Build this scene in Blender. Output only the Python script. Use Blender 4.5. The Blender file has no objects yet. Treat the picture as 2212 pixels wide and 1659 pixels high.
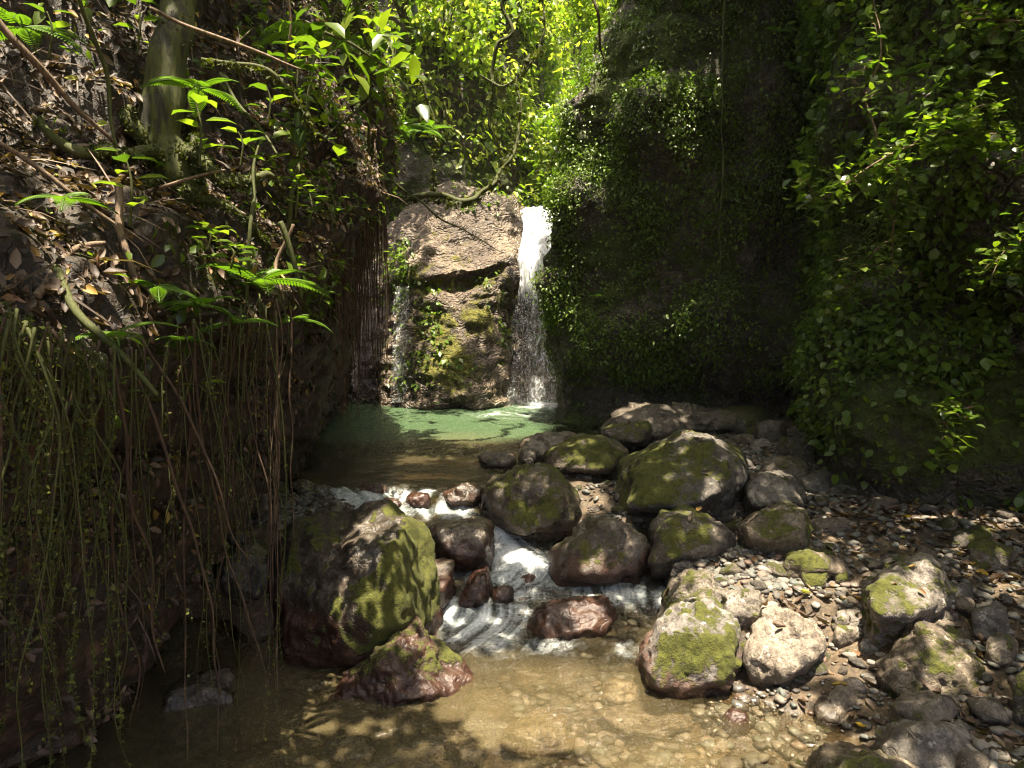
import bpy, bmesh, math, random
import numpy as np
from mathutils import Vector

# ------------------------------------------------------------------ camera, world, sun
scene = bpy.context.scene
COL = scene.collection
F = 692.0; ZC = 1.9; TH = math.atan(84 / 692.0)
cam_d = bpy.data.cameras.new('camera'); cam = bpy.data.objects.new('camera', cam_d)
COL.objects.link(cam); scene.camera = cam
cam.location = (0, 0, ZC); cam.rotation_euler = (math.pi / 2 - TH, 0, 0)
cam_d.sensor_width = 36.0; cam_d.lens = 36.0 * F / 1024.0
cam_d.clip_start = 0.05; cam_d.clip_end = 1500

SUN = np.array([0.04, -0.16, 0.98]); SUN /= np.linalg.norm(SUN)
w = bpy.data.worlds.new('World'); scene.world = w; w.use_nodes = True
nt = w.node_tree; nt.nodes.clear()
sky = nt.nodes.new('ShaderNodeTexSky'); sky.sky_type = 'NISHITA'; sky.sun_disc = False; sky.dust_density = 6.0; sky.ozone_density = .3; sky.air_density = .8
sky.sun_elevation = math.asin(SUN[2]); sky.sun_rotation = math.atan2(SUN[0], SUN[1])
bg = nt.nodes.new('ShaderNodeBackground'); bg.inputs['Strength'].default_value = 0.108
wo = nt.nodes.new('ShaderNodeOutputWorld')
nt.links.new(sky.outputs[0], bg.inputs[0]); nt.links.new(bg.outputs[0], wo.inputs[0])
sd = bpy.data.lights.new('sun', 'SUN'); sd.energy = 5.0; sd.angle = math.radians(0.5); sd.color = (1.0, 0.89, 0.70)
so = bpy.data.objects.new('sun', sd); COL.objects.link(so)
so.rotation_euler = Vector(SUN).to_track_quat('Z', 'Y').to_euler()
scene.view_settings.view_transform = 'Standard'; scene.view_settings.look = 'None'
scene.view_settings.gamma = 1.0; scene.view_settings.exposure = 2.15
cy = scene.cycles
cy.max_bounces = 7; cy.diffuse_bounces = 4; cy.glossy_bounces = 3; cy.transmission_bounces = 4
cy.transparent_max_bounces = 12; cy.caustics_reflective = False; cy.caustics_refractive = False
cy.sample_clamp_indirect = 4.0; cy.use_denoising = True; cy.pixel_filter_type = 'BLACKMAN_HARRIS'; cy.filter_width = 1.15; cy.use_adaptive_sampling = True

RNG = np.random.default_rng(7); random.seed(7)
S = 1024 / 2212.0   # every (c, r) below is measured on a 2212 px wide view of the photograph

# ------------------------------------------------------------------ maths
def ray(c, r):
    u = (c * S - 512) / F; v = (384 - r * S) / F
    return np.array([u, math.cos(TH) + v * math.sin(TH), -math.sin(TH) + v * math.cos(TH)])
def P(c, r, y):
    d = ray(c, r); t = y / d[1]
    return np.array([d[0] * t, y, ZC + d[2] * t])
def PZ(c, r, z):
    d = ray(c, r); t = (z - ZC) / d[2]
    return np.array([d[0] * t, d[1] * t, z])
def proj(p):
    p = np.asarray(p, float); q = p - np.array([0, 0, ZC])
    f = q[..., 1] * math.cos(TH) - q[..., 2] * math.sin(TH)
    up = q[..., 1] * math.sin(TH) + q[..., 2] * math.cos(TH)
    f = np.where(np.abs(f) < 1e-3, 1e-3, f)
    return (q[..., 0] / f * F + 512) / S, (384 - up / f * F) / S, f
def unit(v):
    v = np.asarray(v, float); n = np.linalg.norm(v, axis=-1, keepdims=True); return v / np.maximum(n, 1e-9)

def _h(i, j, k, s):
    n = (i.astype(np.int64) * 73856093) ^ (j.astype(np.int64) * 19349663) ^ (k.astype(np.int64) * 83492791) ^ (s * 2654435761)
    n = (n ^ (n >> 13)) * 1274126177 & 0x7fffffff
    n = (n ^ (n >> 11)) * 69069 & 0x7fffffff
    return ((n ^ (n >> 15)) & 0xffff) / 65535.0
def vnoise(p, s=0):
    p = np.asarray(p, float); f = np.floor(p); t = p - f; t = t * t * (3 - 2 * t); f = f.astype(np.int64)
    r = 0
    for a in (0, 1):
        wa = t[..., 0] if a else 1 - t[..., 0]
        for b in (0, 1):
            wb = t[..., 1] if b else 1 - t[..., 1]
            for c in (0, 1):
                wc = t[..., 2] if c else 1 - t[..., 2]
                r = r + wa * wb * wc * _h(f[..., 0] + a, f[..., 1] + b, f[..., 2] + c, s)
    return r * 2 - 1
def fbm(p, o=4, s=0, g=0.5):
    p = np.asarray(p, float); a = 1.0; r = 0; k = 1.0
    for i in range(o):
        r = r + a * vnoise(p * k + i * 17.3, s + i); a *= g; k *= 2.03
    return r
def sstep(a, b, x):
    t = np.clip((x - a) / (b - a), 0, 1); return t * t * (3 - 2 * t)

# ------------------------------------------------------------------ mesh helpers
def mesh(name, V, Fc, attrs=None, smooth=True):
    V = np.asarray(V, np.float32); Fc = np.asarray(Fc, np.int32); k = Fc.shape[1]
    me = bpy.data.meshes.new(name)
    me.vertices.add(len(V)); me.vertices.foreach_set('co', V.ravel())
    me.loops.add(Fc.size); me.loops.foreach_set('vertex_index', Fc.ravel())
    me.polygons.add(len(Fc)); me.polygons.foreach_set('loop_start', np.arange(0, Fc.size, k, dtype=np.int32))
    me.polygons.foreach_set('loop_total', np.full(len(Fc), k, np.int32))
    me.polygons.foreach_set('use_smooth', np.full(len(Fc), smooth, bool))
    me.update(calc_edges=True)
    for n, a in (attrs or {}).items():
        at = me.attributes.new(n, 'FLOAT', 'POINT'); at.data.foreach_set('value', np.asarray(a, np.float32).ravel())
    return me
def obj(name, me, mat, parent=None, loc=None):
    o = bpy.data.objects.new(name, me); COL.objects.link(o)
    if mat and not me.materials: me.materials.append(mat)
    if parent: o.parent = parent
    if loc is not None: o.location = tuple(float(x) for x in loc)
    return o
def tag(o, label=None, cat=None, group=None, kind=None):
    if label: o['label'] = label
    if cat: o['category'] = cat
    if group: o['group'] = group
    if kind: o['kind'] = kind
    return o
def thing(name, label, cat, loc=(0, 0, 0), group=None):
    o = bpy.data.objects.new(name, None); COL.objects.link(o); o.location = tuple(float(x) for x in loc)
    o.empty_display_size = 0.1
    return tag(o, label, cat, group)

def crom(pts, n):
    pts = np.asarray(pts, float); m = len(pts)
    t = np.linspace(0, m - 1, n); i = np.minimum(t.astype(int), m - 2); f = (t - i)
    f = f.reshape((-1,) + (1,) * (pts.ndim - 1))
    p0 = pts[np.maximum(i - 1, 0)]; p1 = pts[i]; p2 = pts[i + 1]; p3 = pts[np.minimum(i + 2, m - 1)]
    return 0.5 * ((2 * p1) + (-p0 + p2) * f + (2 * p0 - 5 * p1 + 4 * p2 - p3) * f ** 2 + (-p0 + 3 * p1 - 3 * p2 + p3) * f ** 3)
def gridnormals(G):
    a = np.gradient(G, axis=0); b = np.gradient(G, axis=1); return unit(np.cross(b, a))
def gridfaces(n, m):
    i = np.arange(n * m).reshape(n, m)
    return np.stack([i[:-1, :-1], i[:-1, 1:], i[1:, 1:], i[1:, :-1]], -1).reshape(-1, 4)
def loft(ctrl, n, m):
    """ctrl: stations x profile x 3 -> n x m grid"""
    A = crom(np.asarray(ctrl, float), n); return np.swapaxes(crom(np.swapaxes(A, 0, 1), m), 0, 1)

def tube(pts, rad, sides=6, n=None, wob=0.0, seed=0):
    pts = np.asarray(pts, float); rad = np.asarray(rad, float) * np.ones(len(pts))
    if n: rad = crom(rad[:, None], n)[:, 0]; pts = crom(pts, n)
    if wob:
        pts = pts + wob * np.stack([vnoise(pts * 4 + 31 * k + seed, k) for k in range(3)], -1)
    T = unit(np.gradient(pts, axis=0)); ref = np.array([0.31, 0.9, 0.3]) if abs(T[0][1]) < .8 else np.array([1., 0, .1])
    U = unit(np.cross(T, ref)); W = np.cross(T, U)
    a = np.linspace(0, 2 * np.pi, sides, endpoint=False)
    V = pts[:, None] + np.maximum(rad, 2e-4)[:, None, None] * (np.cos(a)[None, :, None] * U[:, None] + np.sin(a)[None, :, None] * W[:, None])
    k = len(pts); i = np.arange(k * sides).reshape(k, sides); j = np.roll(i, -1, 1)
    Fc = np.stack([i[:-1], j[:-1], j[1:], i[1:]], -1).reshape(-1, 4)
    V = V.reshape(-1, 3)
    c0 = len(V); V = np.vstack([V, pts[:1], pts[-1:]])
    capA = np.stack([j[0], i[0], np.full(sides, c0), np.full(sides, c0)], -1)
    capB = np.stack([i[-1], j[-1], np.full(sides, c0 + 1), np.full(sides, c0 + 1)], -1)
    tri = lambda q: np.concatenate([q[:, [0, 1, 2]], q[:, [0, 2, 3]]])
    Ft = np.concatenate([tri(Fc), capA[:, :3], capB[:, :3]])
    return V, Ft
def join(parts):
    Vs, Fs, o = [], [], 0
    for V, Fc in parts:
        Vs.append(V); Fs.append(np.asarray(Fc) + o); o += len(V)
    return np.vstack(Vs), np.vstack(Fs)

LEAF = (np.array([[0, 0, 0], [0, .38, -.02], [0, .74, -.06], [0, 1, -.16], [-.27, .30, .07], [-.21, .70, .02], [.27, .30, .07], [.21, .70, .02]], float),
        np.array([[0, 1, 4], [4, 1, 2], [4, 2, 5], [5, 2, 3], [0, 6, 1], [6, 2, 1], [6, 7, 2], [7, 3, 2]]))
NARROW = (LEAF[0] * [0.45, 1, .8], LEAF[1])
ROUND = (LEAF[0] * [1.35, 1, .8], LEAF[1])
DRY = (np.array([[0, 0, .05], [0, .38, -.05], [0, .74, -.02], [.05, 1, .16], [-.24, .30, .22], [-.16, .70, .20], [.22, .30, .13], [.2, .70, .16]], float), LEAF[1])
CARD = (np.array([[0, 0, 0], [-.34, .45, .08], [0, 1, -.06], [.34, .45, .08]], float), np.array([[0, 2, 1], [0, 3, 2]]))
def scat(templ, pos, axis, nrm, size, rnd=None):
    tv, tf = templ; pos = np.asarray(pos, float); n = len(pos)
    Y = unit(axis); X = unit(np.cross(Y, nrm)); Z = np.cross(X, Y)
    sz = np.asarray(size, float) * np.ones(n)
    V = pos[:, None] + sz[:, None, None] * (tv[None, :, 0:1] * X[:, None] + tv[None, :, 1:2] * Y[:, None] + tv[None, :, 2:3] * Z[:, None])
    Fc = tf[None] + (np.arange(n) * len(tv))[:, None, None]
    if rnd is None: rnd = RNG.random(n)
    return V.reshape(-1, 3), Fc.reshape(-1, 3), np.repeat(rnd, len(tv))
def rdir(n): return unit(RNG.normal(size=(n, 3)))

# ------------------------------------------------------------------ materials
def newmat(name):
    m = bpy.data.materials.new(name); m.use_nodes = True; t = m.node_tree; t.nodes.clear()
    o = t.nodes.new('ShaderNodeOutputMaterial'); return m, t, o
class N:
    def __init__(s, t): s.t = t
    def __call__(s, typ, **kw):
        n = s.t.nodes.new('ShaderNode' + typ)
        for k, v in kw.items():
            if k.startswith('i_'): n.inputs[k[2:].replace('_', ' ')].default_value = v
            else: setattr(n, k, v)
        return n
    def l(s, a, b): s.t.links.new(a, b)
    def math(s, op, a, b=None, c=None):
        n = s('Math', operation=op)
        for i, x in enumerate((a, b, c)):
            if x is None: continue
            if isinstance(x, (int, float)): n.inputs[i].default_value = x
            else: s.l(x, n.inputs[i])
        return n.outputs[0]
    def ramp(s, fac, stops, interp='LINEAR'):
        n = s('ValToRGB'); r = n.color_ramp; r.interpolation = interp
        while len(r.elements) < len(stops): r.elements.new(0.5)
        for e, (p, c) in zip(r.elements, stops):
            e.position = p; e.color = (*c, 1) if len(c) == 3 else c
        s.l(fac, n.inputs[0]); return n.outputs[0]
    def mix(s, f, a, b, mode='MIX'):
        n = s('Mix', data_type='RGBA', blend_type=mode)
        for i, x in ((0, f), (6, a), (7, b)):
            if isinstance(x, (int, float)): n.inputs[i].default_value = x
            elif isinstance(x, tuple): n.inputs[i].default_value = (*x, 1)
            else: s.l(x, n.inputs[i])
        return n.outputs[2]
    def noise(s, vec, scale, detail=4, rough=.55, dist=0):
        n = s('TexNoise'); n.inputs['Scale'].default_value = scale; n.inputs['Detail'].default_value = detail
        n.inputs['Roughness'].default_value = rough; n.inputs['Distortion'].default_value = dist
        if vec is not None: s.l(vec, n.inputs['Vector'])
        return n.outputs[0]
    def attr(s, name): n = s('Attribute', attribute_name=name); return n.outputs['Fac']
    def smooth(s, x, a, b):
        n = s('MapRange', interpolation_type='SMOOTHSTEP'); n.inputs[1].default_value = a; n.inputs[2].default_value = b
        s.l(x, n.inputs[0]); return n.outputs[0]

def rock_mat(name, c0, c1, c2, mossc=((.022, .023, .004), (.070, .073, .008)), bs=1.0, strat=0.0, bump=.75, world=False, crk=.07):
    m, t, out = newmat(name); n = N(t)
    geo = n('NewGeometry'); tc = n('TexCoord')
    vec = geo.outputs['Position'] if world else tc.outputs['Object']
    oi = n('ObjectInfo')
    add = n('VectorMath', operation='MULTIPLY_ADD'); n.l(vec, add.inputs[0]); add.inputs[1].default_value = (1, 1, 1)
    cmb = n('CombineXYZ')
    k = n.math('MULTIPLY', oi.outputs['Random'], 40.0); n.l(k, cmb.inputs[0]); n.l(k, cmb.inputs[2]); n.l(cmb.outputs[0], add.inputs[2])
    v = add.outputs[0]
    big = n.noise(v, 2.2 * bs, 6, .62, .4); fine = n.noise(v, 22 * bs, 5, .65); mid = n.noise(v, 7 * bs, 5, .6, .6)
    base = n.ramp(big, [(.3, c0), (.52, c1), (.72, c2)])
    base = n.mix(.8, base, n.ramp(fine, [(.36, (.38, .35, .33)), (.5, (.9, .88, .86)), (.64, (1.35, 1.33, 1.3))]), 'MULTIPLY')
    base = n.mix(.7, base, n.ramp(n.noise(v, 75 * bs, 3, .7), [(.38, (.5, .48, .46)), (.6, (1.25, 1.25, 1.22))]), 'MULTIPLY')
    base = n.mix(.5, base, n.ramp(mid, [(.35, (.5, .46, .42)), (.65, (1.15, 1.15, 1.1))]), 'MULTIPLY')
    vs_ = n('TexVoronoi', feature='F1'); vs_.inputs['Scale'].default_value = 26 * bs; n.l(v, vs_.inputs['Vector'])
    base = n.mix(n.math('MULTIPLY', n.math('SUBTRACT', 1.0, n.smooth(vs_.outputs[0], .12, .26)), n.smooth(mid, .5, .62)), base, n.mix(1.0, base, (.35, .34, .33), 'MULTIPLY'))
    base = n.mix(n.math('MULTIPLY', n.smooth(n.noise(v, 13 * bs, 3, .7), .60, .66), .55), base, tuple(1.35 * x for x in c2))
    tint = n.mix(oi.outputs['Random'], (.78, .80, .84), (1.12, 1.0, .86)); base = n.mix(1.0, base, tint, 'MULTIPLY')
    # algae-red wet zone
    red = n.attr('red'); redc = n.ramp(mid, [(.3, (.026, .013, .009)), (.52, (.072, .034, .022)), (.75, (.135, .082, .052))])
    redf = n.smooth(n.math('ADD', red, n.math('MULTIPLY', n.math('SUBTRACT', mid, .5), .8)), .35, .6)
    base = n.mix(redf, base, redc)
    wet = n.attr('wet'); base = n.mix(n.math('MULTIPLY', wet, .55), base, n.mix(1.0, base, (.32, .30, .30), 'MULTIPLY'))
    moss = n.attr('moss')
    mf = n.smooth(n.math('ADD', moss, n.math('ADD', n.math('MULTIPLY', n.math('SUBTRACT', mid, .5), 1.3), n.math('MULTIPLY', n.math('SUBTRACT', fine, .5), 1.3))), .34, .66)
    mosscol = n.ramp(n.noise(v, 34 * bs, 4, .7), [(.3, mossc[0]), (.5, mossc[1]), (.75, tuple(1.5 * x for x in mossc[1]))])
    col = n.mix(mf, base, mosscol)
    rough = n.mix(wet, (.75, .75, .75), (.22, .22, .22)); rough = n.mix(mf, rough, (.95, .95, .95))
    pr = n('BsdfPrincipled'); n.l(col, pr.inputs['Base Color']); n.l(rough, pr.inputs['Roughness'])
    pr.inputs['Specular IOR Level'].default_value = .5
    # bump: rock grain, optional strata, moss tufts
    h = n.math('ADD', n.math('MULTIPLY', mid, .5), n.math('MULTIPLY', fine, .25))
    h = n.math('ADD', h, n.math('MULTIPLY', n.noise(v, 60 * bs, 4, .7), .12))
    vo = n('TexVoronoi', feature='DISTANCE_TO_EDGE'); vo.inputs['Scale'].default_value = 3.2 * bs
    wv = n('VectorMath', operation='ADD'); n.l(v, wv.inputs[0])
    ns = n('TexNoise'); ns.inputs['Scale'].default_value = 3 * bs; n.l(v, ns.inputs['Vector']); n.l(ns.outputs[1], wv.inputs[1]); n.l(wv.outputs[0], vo.inputs['Vector'])
    crack = n.smooth(vo.outputs[0], 0, .035); h = n.math('ADD', h, n.math('MULTIPLY', crack, crk if not strat else .2))
    if strat:
        wvx = n('TexWave', wave_type='BANDS', bands_direction='Z'); wvx.inputs['Scale'].default_value = 3.5; wvx.inputs['Distortion'].default_value = 22
        wvx.inputs['Detail'].default_value = 4; wvx.inputs['Detail Scale'].default_value = 1.2
        mp = n('Mapping'); mp.inputs['Rotation'].default_value = (0, .45, .3); n.l(v, mp.inputs[0]); n.l(mp.outputs[0], wvx.inputs[0])
        h = n.math('ADD', h, n.math('MULTIPLY', wvx.outputs[1], strat))
    mh = n.noise(v, 70 * bs, 3, .8)
    h = n.math('ADD', h, n.math('MULTIPLY', n.math('MULTIPLY', mf, mh), .7))
    bp = n('Bump'); bp.inputs['Strength'].default_value = bump; bp.inputs['Distance'].default_value = .055 / bs; n.l(h, bp.inputs['Height'])
    n.l(bp.outputs[0], pr.inputs['Normal']); n.l(pr.outputs[0], out.inputs[0]); return m

def leaf_mat(name, stops, trans=.45, rough=.4, tcol=1.6, spec=.5):
    m, t, out = newmat(name); n = N(t); r = n.attr('rnd')
    col = n.ramp(r, stops); pr = n('BsdfPrincipled'); n.l(col, pr.inputs['Base Color'])
    pr.inputs['Roughness'].default_value = rough; pr.inputs['Specular IOR Level'].default_value = spec
    if trans <= 0: n.l(pr.outputs[0], out.inputs[0]); return m
    tr = n('BsdfTranslucent'); n.l(n.mix(1.0, col, (tcol * 1.15, tcol * 1.3, tcol * .4), 'MULTIPLY'), tr.inputs[0])
    mx = n('MixShader'); mx.inputs[0].default_value = trans; n.l(pr.outputs[0], mx.inputs[1]); n.l(tr.outputs[0], mx.inputs[2])
    n.l(mx.outputs[0], out.inputs[0]); return m

def bark_mat(name, c0, c1, mossa=.4, sc=1.0, vert=4.0):
    m, t, out = newmat(name); n = N(t); tc = n('TexCoord'); mp = n('Mapping'); mp.inputs['Scale'].default_value = (1, 1, 1 / vert)
    n.l(tc.outputs['Object'], mp.inputs[0]); v = mp.outputs[0]
    a = n.noise(v, 26 * sc, 6, .65, .5); b = n.noise(v, 7 * sc, 4, .6)
    col = n.mix(n.smooth(a, .35, .65), c0, c1)
    mf = n.smooth(n.math('ADD', b, n.math('MULTIPLY', a, .4)), .86 - mossa * .5, .98 - mossa * .5)
    col = n.mix(mf, col, n.ramp(n.noise(v, 60 * sc, 3, .7), [(.3, (.02, .024, .004)), (.7, (.075, .082, .009))]))
    pr = n('BsdfPrincipled'); n.l(col, pr.inputs['Base Color']); pr.inputs['Roughness'].default_value = .8
    bp = n('Bump'); bp.inputs['Strength'].default_value = .8; bp.inputs['Distance'].default_value = .012 / sc
    n.l(n.math('ADD', a, n.math('MULTIPLY', mf, .4)), bp.inputs['Height']); n.l(bp.outputs[0], pr.inputs['Normal']); n.l(pr.outputs[0], out.inputs[0]); return m

M = {}
M['boulder'] = rock_mat('boulder_stone', (.045, .038, .031), (.12, .105, .088), (.26, .235, .20))
M['pale'] = rock_mat('pale_boulder_stone', (.11, .10, .088), (.20, .185, .17), (.34, .32, .30))
M['sand'] = rock_mat('submerged_tan_stone', (.13, .10, .07), (.21, .175, .125), (.32, .275, .21), crk=0)
M['cliff'] = rock_mat('damp_cliff_stone', (.055, .044, .032), (.12, .096, .07), (.21, .17, .125), ((.026, .034, .005), (.062, .08, .011)), bs=.45, strat=.14, bump=.9, world=True)
M['fallrock'] = rock_mat('waterfall_stone', (.06, .043, .032), (.18, .14, .10), (.36, .30, .22), ((.05, .055, .008), (.14, .13, .02)), bs=.5, strat=.22, bump=.9, world=True)
M['soil'] = rock_mat('bank_soil', (.012, .008, .004), (.027, .019, .010), (.05, .036, .018), bs=1.2, bump=1.0, world=True)
M['bed'] = rock_mat('river_bed_silt', (.05, .037, .022), (.09, .068, .043), (.16, .125, .085), bs=2.0, bump=.8, world=True)
G = lambda k, s=1.0: tuple(s * x for x in k)
M['ivy'] = leaf_mat('ivy_leaf', [(0, (.045, .075, .009)), (.5, (.09, .15, .015)), (.85, (.14, .20, .02)), (.97, (.10, .12, .02)), (1, (.14, .09, .02))], .35)
M['bush'] = leaf_mat('bush_leaf', [(0, (.035, .065, .008)), (.5, (.075, .12, .012)), (1, (.14, .18, .02))], .45, .32)
M['sunleaf'] = leaf_mat('far_leaf_sun_tint', [(0, (.04, .08, .010)), (.4, (.12, .18, .02)), (.75, (.30, .33, .05)), (1, (.50, .52, .22))], .5, .4)  # pale end paints strong sunlight into the far leaf colour
M['canopy'] = leaf_mat('canopy_leaf', [(0, (.05, .08, .01)), (1, (.10, .12, .02))], .5, .5, 1.9)
M['dry'] = leaf_mat('dry_leaf', [(0, (.022, .013, .008)), (.4, (.052, .030, .017)), (.72, (.10, .062, .037)), (.9, (.20, .14, .095)), (.96, (.17, .085, .035)), (.993, (.36, .24, .03)), (1, (.22, .28, .04))], .15, .6)
M['fern'] = leaf_mat('fern_frond', [(0, (.05, .10, .010)), (1, (.11, .19, .02))], .4, .45)
M['mossbit'] = leaf_mat('moss_tuft', [(0, (.022, .026, .004)), (.7, (.062, .072, .008)), (1, (.13, .14, .014))], .3, .8)
M['bark'] = bark_mat('mossy_bark', (.014, .013, .006), (.038, .035, .015), .6)
M['root'] = bark_mat('root_bark', (.028, .015, .007), (.085, .045, .022), .15, 3)
M['mossroot'] = bark_mat('mossy_root_bark', (.024, .018, .008), (.06, .05, .02), .75, 3)
M['twig'] = bark_mat('dead_twig_bark', (.07, .045, .025), (.2, .13, .08), .1, 3)
M['curtain'] = bark_mat('rust_root_bark', (.028, .016, .008), (.095, .055, .027), .02, 3)

def pebble_mat():
    m, t, out = newmat('pebble_stone'); n = N(t); r = n.attr('rnd'); geo = n('NewGeometry')
    col = n.ramp(r, [(0, (.05, .042, .035)), (.3, (.11, .098, .082)), (.45, (.095, .105, .092)), (.65, (.15, .13, .105)), (.85, (.20, .18, .155)), (.94, (.13, .08, .055)), (1, (.34, .32, .28))])
    a = n.noise(geo.outputs['Position'], 45, 4, .6); col = n.mix(.6, col, n.ramp(a, [(.3, (.5, .5, .5)), (.7, (1.2, 1.2, 1.2))]), 'MULTIPLY')
    wet = n.attr('wet'); col = n.mix(n.math('MULTIPLY', wet, .6), col, n.mix(1.0, col, (.4, .33, .28), 'MULTIPLY'))
    pr = n('BsdfPrincipled'); n.l(col, pr.inputs['Base Color']); n.l(n.mix(wet, (.7, .7, .7), (.2, .2, .2)), pr.inputs['Roughness'])
    bp = n('Bump'); bp.inputs['Strength'].default_value = .4; bp.inputs['Distance'].default_value = .01; n.l(a, bp.inputs['Height']); n.l(bp.outputs[0], pr.inputs['Normal'])
    n.l(pr.outputs[0], out.inputs[0]); return m
M['pebble'] = pebble_mat()

def water_mat():
    m, t, out = newmat('stream_water'); n = N(t); geo = n('NewGeometry'); pos = geo.outputs['Position']
    turb = n.attr('turb'); foam = n.attr('foam'); dep = n.attr('depth'); green = n.attr('green')
    mp = n('Mapping'); mp.inputs['Scale'].default_value = (1, 1.7, 1); n.l(pos, mp.inputs[0]); v = mp.outputs[0]
    h = n.math('ADD', n.math('MULTIPLY', n.noise(v, 5, 4, .6, .8), 1.0), n.math('MULTIPLY', n.noise(v, 22, 4, .65, .5), .32))
    h = n.math('ADD', h, n.math('MULTIPLY', n.math('MULTIPLY', n.noise(v, 75, 2, .6), turb), .30))
    bp = n('Bump'); bp.inputs['Distance'].default_value = .16; n.l(h, bp.inputs['Height'])
    n.l(n.math('ADD', .16, n.math('MULTIPLY', turb, .84)), bp.inputs['Strength'])
    # clear part: tinted see-through + turbid body + fresnel gloss
    tr = n('BsdfTransparent'); tr.inputs[0].default_value = (.88, .84, .72, 1)
    body = n('BsdfDiffuse'); n.l(n.mix(green, (.15, .12, .06), (.07, .115, .055)), body.inputs[0]); n.l(bp.outputs[0], body.inputs['Normal'])
    m1 = n('MixShader'); n.l(n.math('MINIMUM', n.math('MULTIPLY', dep, 1.0), .78), m1.inputs[0]); n.l(tr.outputs[0], m1.inputs[1]); n.l(body.outputs[0], m1.inputs[2])
    gl = n('BsdfGlossy'); gl.inputs['Roughness'].default_value = .04; n.l(bp.outputs[0], gl.inputs['Normal'])
    fr = n('Fresnel'); fr.inputs[0].default_value = 1.33; n.l(bp.outputs[0], fr.inputs['Normal'])
    m2 = n('MixShader'); n.l(fr.outputs[0], m2.inputs[0]); n.l(m1.outputs[0], m2.inputs[1]); n.l(gl.outputs[0], m2.inputs[2])
    # foam: stringy white
    mp2 = n('Mapping'); mp2.inputs['Scale'].default_value = (1, 1.5, .6); mp2.inputs['Rotation'].default_value = (0, 0, .5); n.l(pos, mp2.inputs[0])
    fn = n.math('ADD', n.math('MULTIPLY', n.noise(mp2.outputs[0], 7, 7, .72, 1.6), .8), n.math('MULTIPLY', n.noise(mp2.outputs[0], 40, 4, .7, .6), .25))
    ff = n.smooth(n.math('ADD', n.math('ADD', foam, n.math('MULTIPLY', n.attr('streak'), .38)), n.math('MULTIPLY', n.math('SUBTRACT', fn, .5), 1.9)), .15, 1.5)
    fd = n('BsdfDiffuse'); n.l(n.ramp(n.math('ADD', n.math('MULTIPLY', n.attr('streak'), .3), n.noise(pos, 60, 4, .7)), [(.25, (.16, .19, .19)), (.5, (.42, .45, .45)), (.8, (.80, .82, .82))]), fd.inputs[0]); n.l(bp.outputs[0], fd.inputs['Normal'])
    m3 = n('MixShader'); n.l(ff, m3.inputs[0]); n.l(m2.outputs[0], m3.inputs[1]); n.l(fd.outputs[0], m3.inputs[2])
    n.l(m3.outputs[0], out.inputs[0]); return m
M['water'] = water_mat()
def fall_mat():
    m, t, out = newmat('falling_water'); n = N(t); geo = n('NewGeometry'); pos = geo.outputs['Position']; d = n.attr('dens')
    mp = n('Mapping'); mp.inputs['Scale'].default_value = (13, 13, .8); n.l(pos, mp.inputs[0])
    a = n.noise(mp.outputs[0], 2.2, 6, .7, .5); b = n.noise(pos, 24, 4, .7)
    ff = n.smooth(n.math('ADD', d, n.math('ADD', n.math('MULTIPLY', n.math('SUBTRACT', a, .5), 1.8), n.math('MULTIPLY', n.math('SUBTRACT', b, .5), .12))), .2, 1.2)
    fd = n('BsdfDiffuse'); fd.inputs[0].default_value = (.82, .84, .86, 1)
    tl = n('BsdfTranslucent'); tl.inputs[0].default_value = (.82, .84, .86, 1)
    mx = n('MixShader'); mx.inputs[0].default_value = .4; n.l(fd.outputs[0], mx.inputs[1]); n.l(tl.outputs[0], mx.inputs[2])
    tr = n('BsdfTransparent'); gl = n('BsdfGlossy'); gl.inputs['Roughness'].default_value = .12
    bp = n('Bump'); bp.inputs['Strength'].default_value = 1; bp.inputs['Distance'].default_value = .05; n.l(a, bp.inputs['Height']); n.l(bp.outputs[0], gl.inputs['Normal'])
    g2 = n('MixShader'); g2.inputs[0].default_value = .12; n.l(tr.outputs[0], g2.inputs[1]); n.l(gl.outputs[0], g2.inputs[2])
    m3 = n('MixShader'); n.l(ff, m3.inputs[0]); n.l(g2.outputs[0], m3.inputs[1]); n.l(mx.outputs[0], m3.inputs[2]); n.l(m3.outputs[0], out.inputs[0]); return m
M['fall'] = fall_mat()

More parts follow.
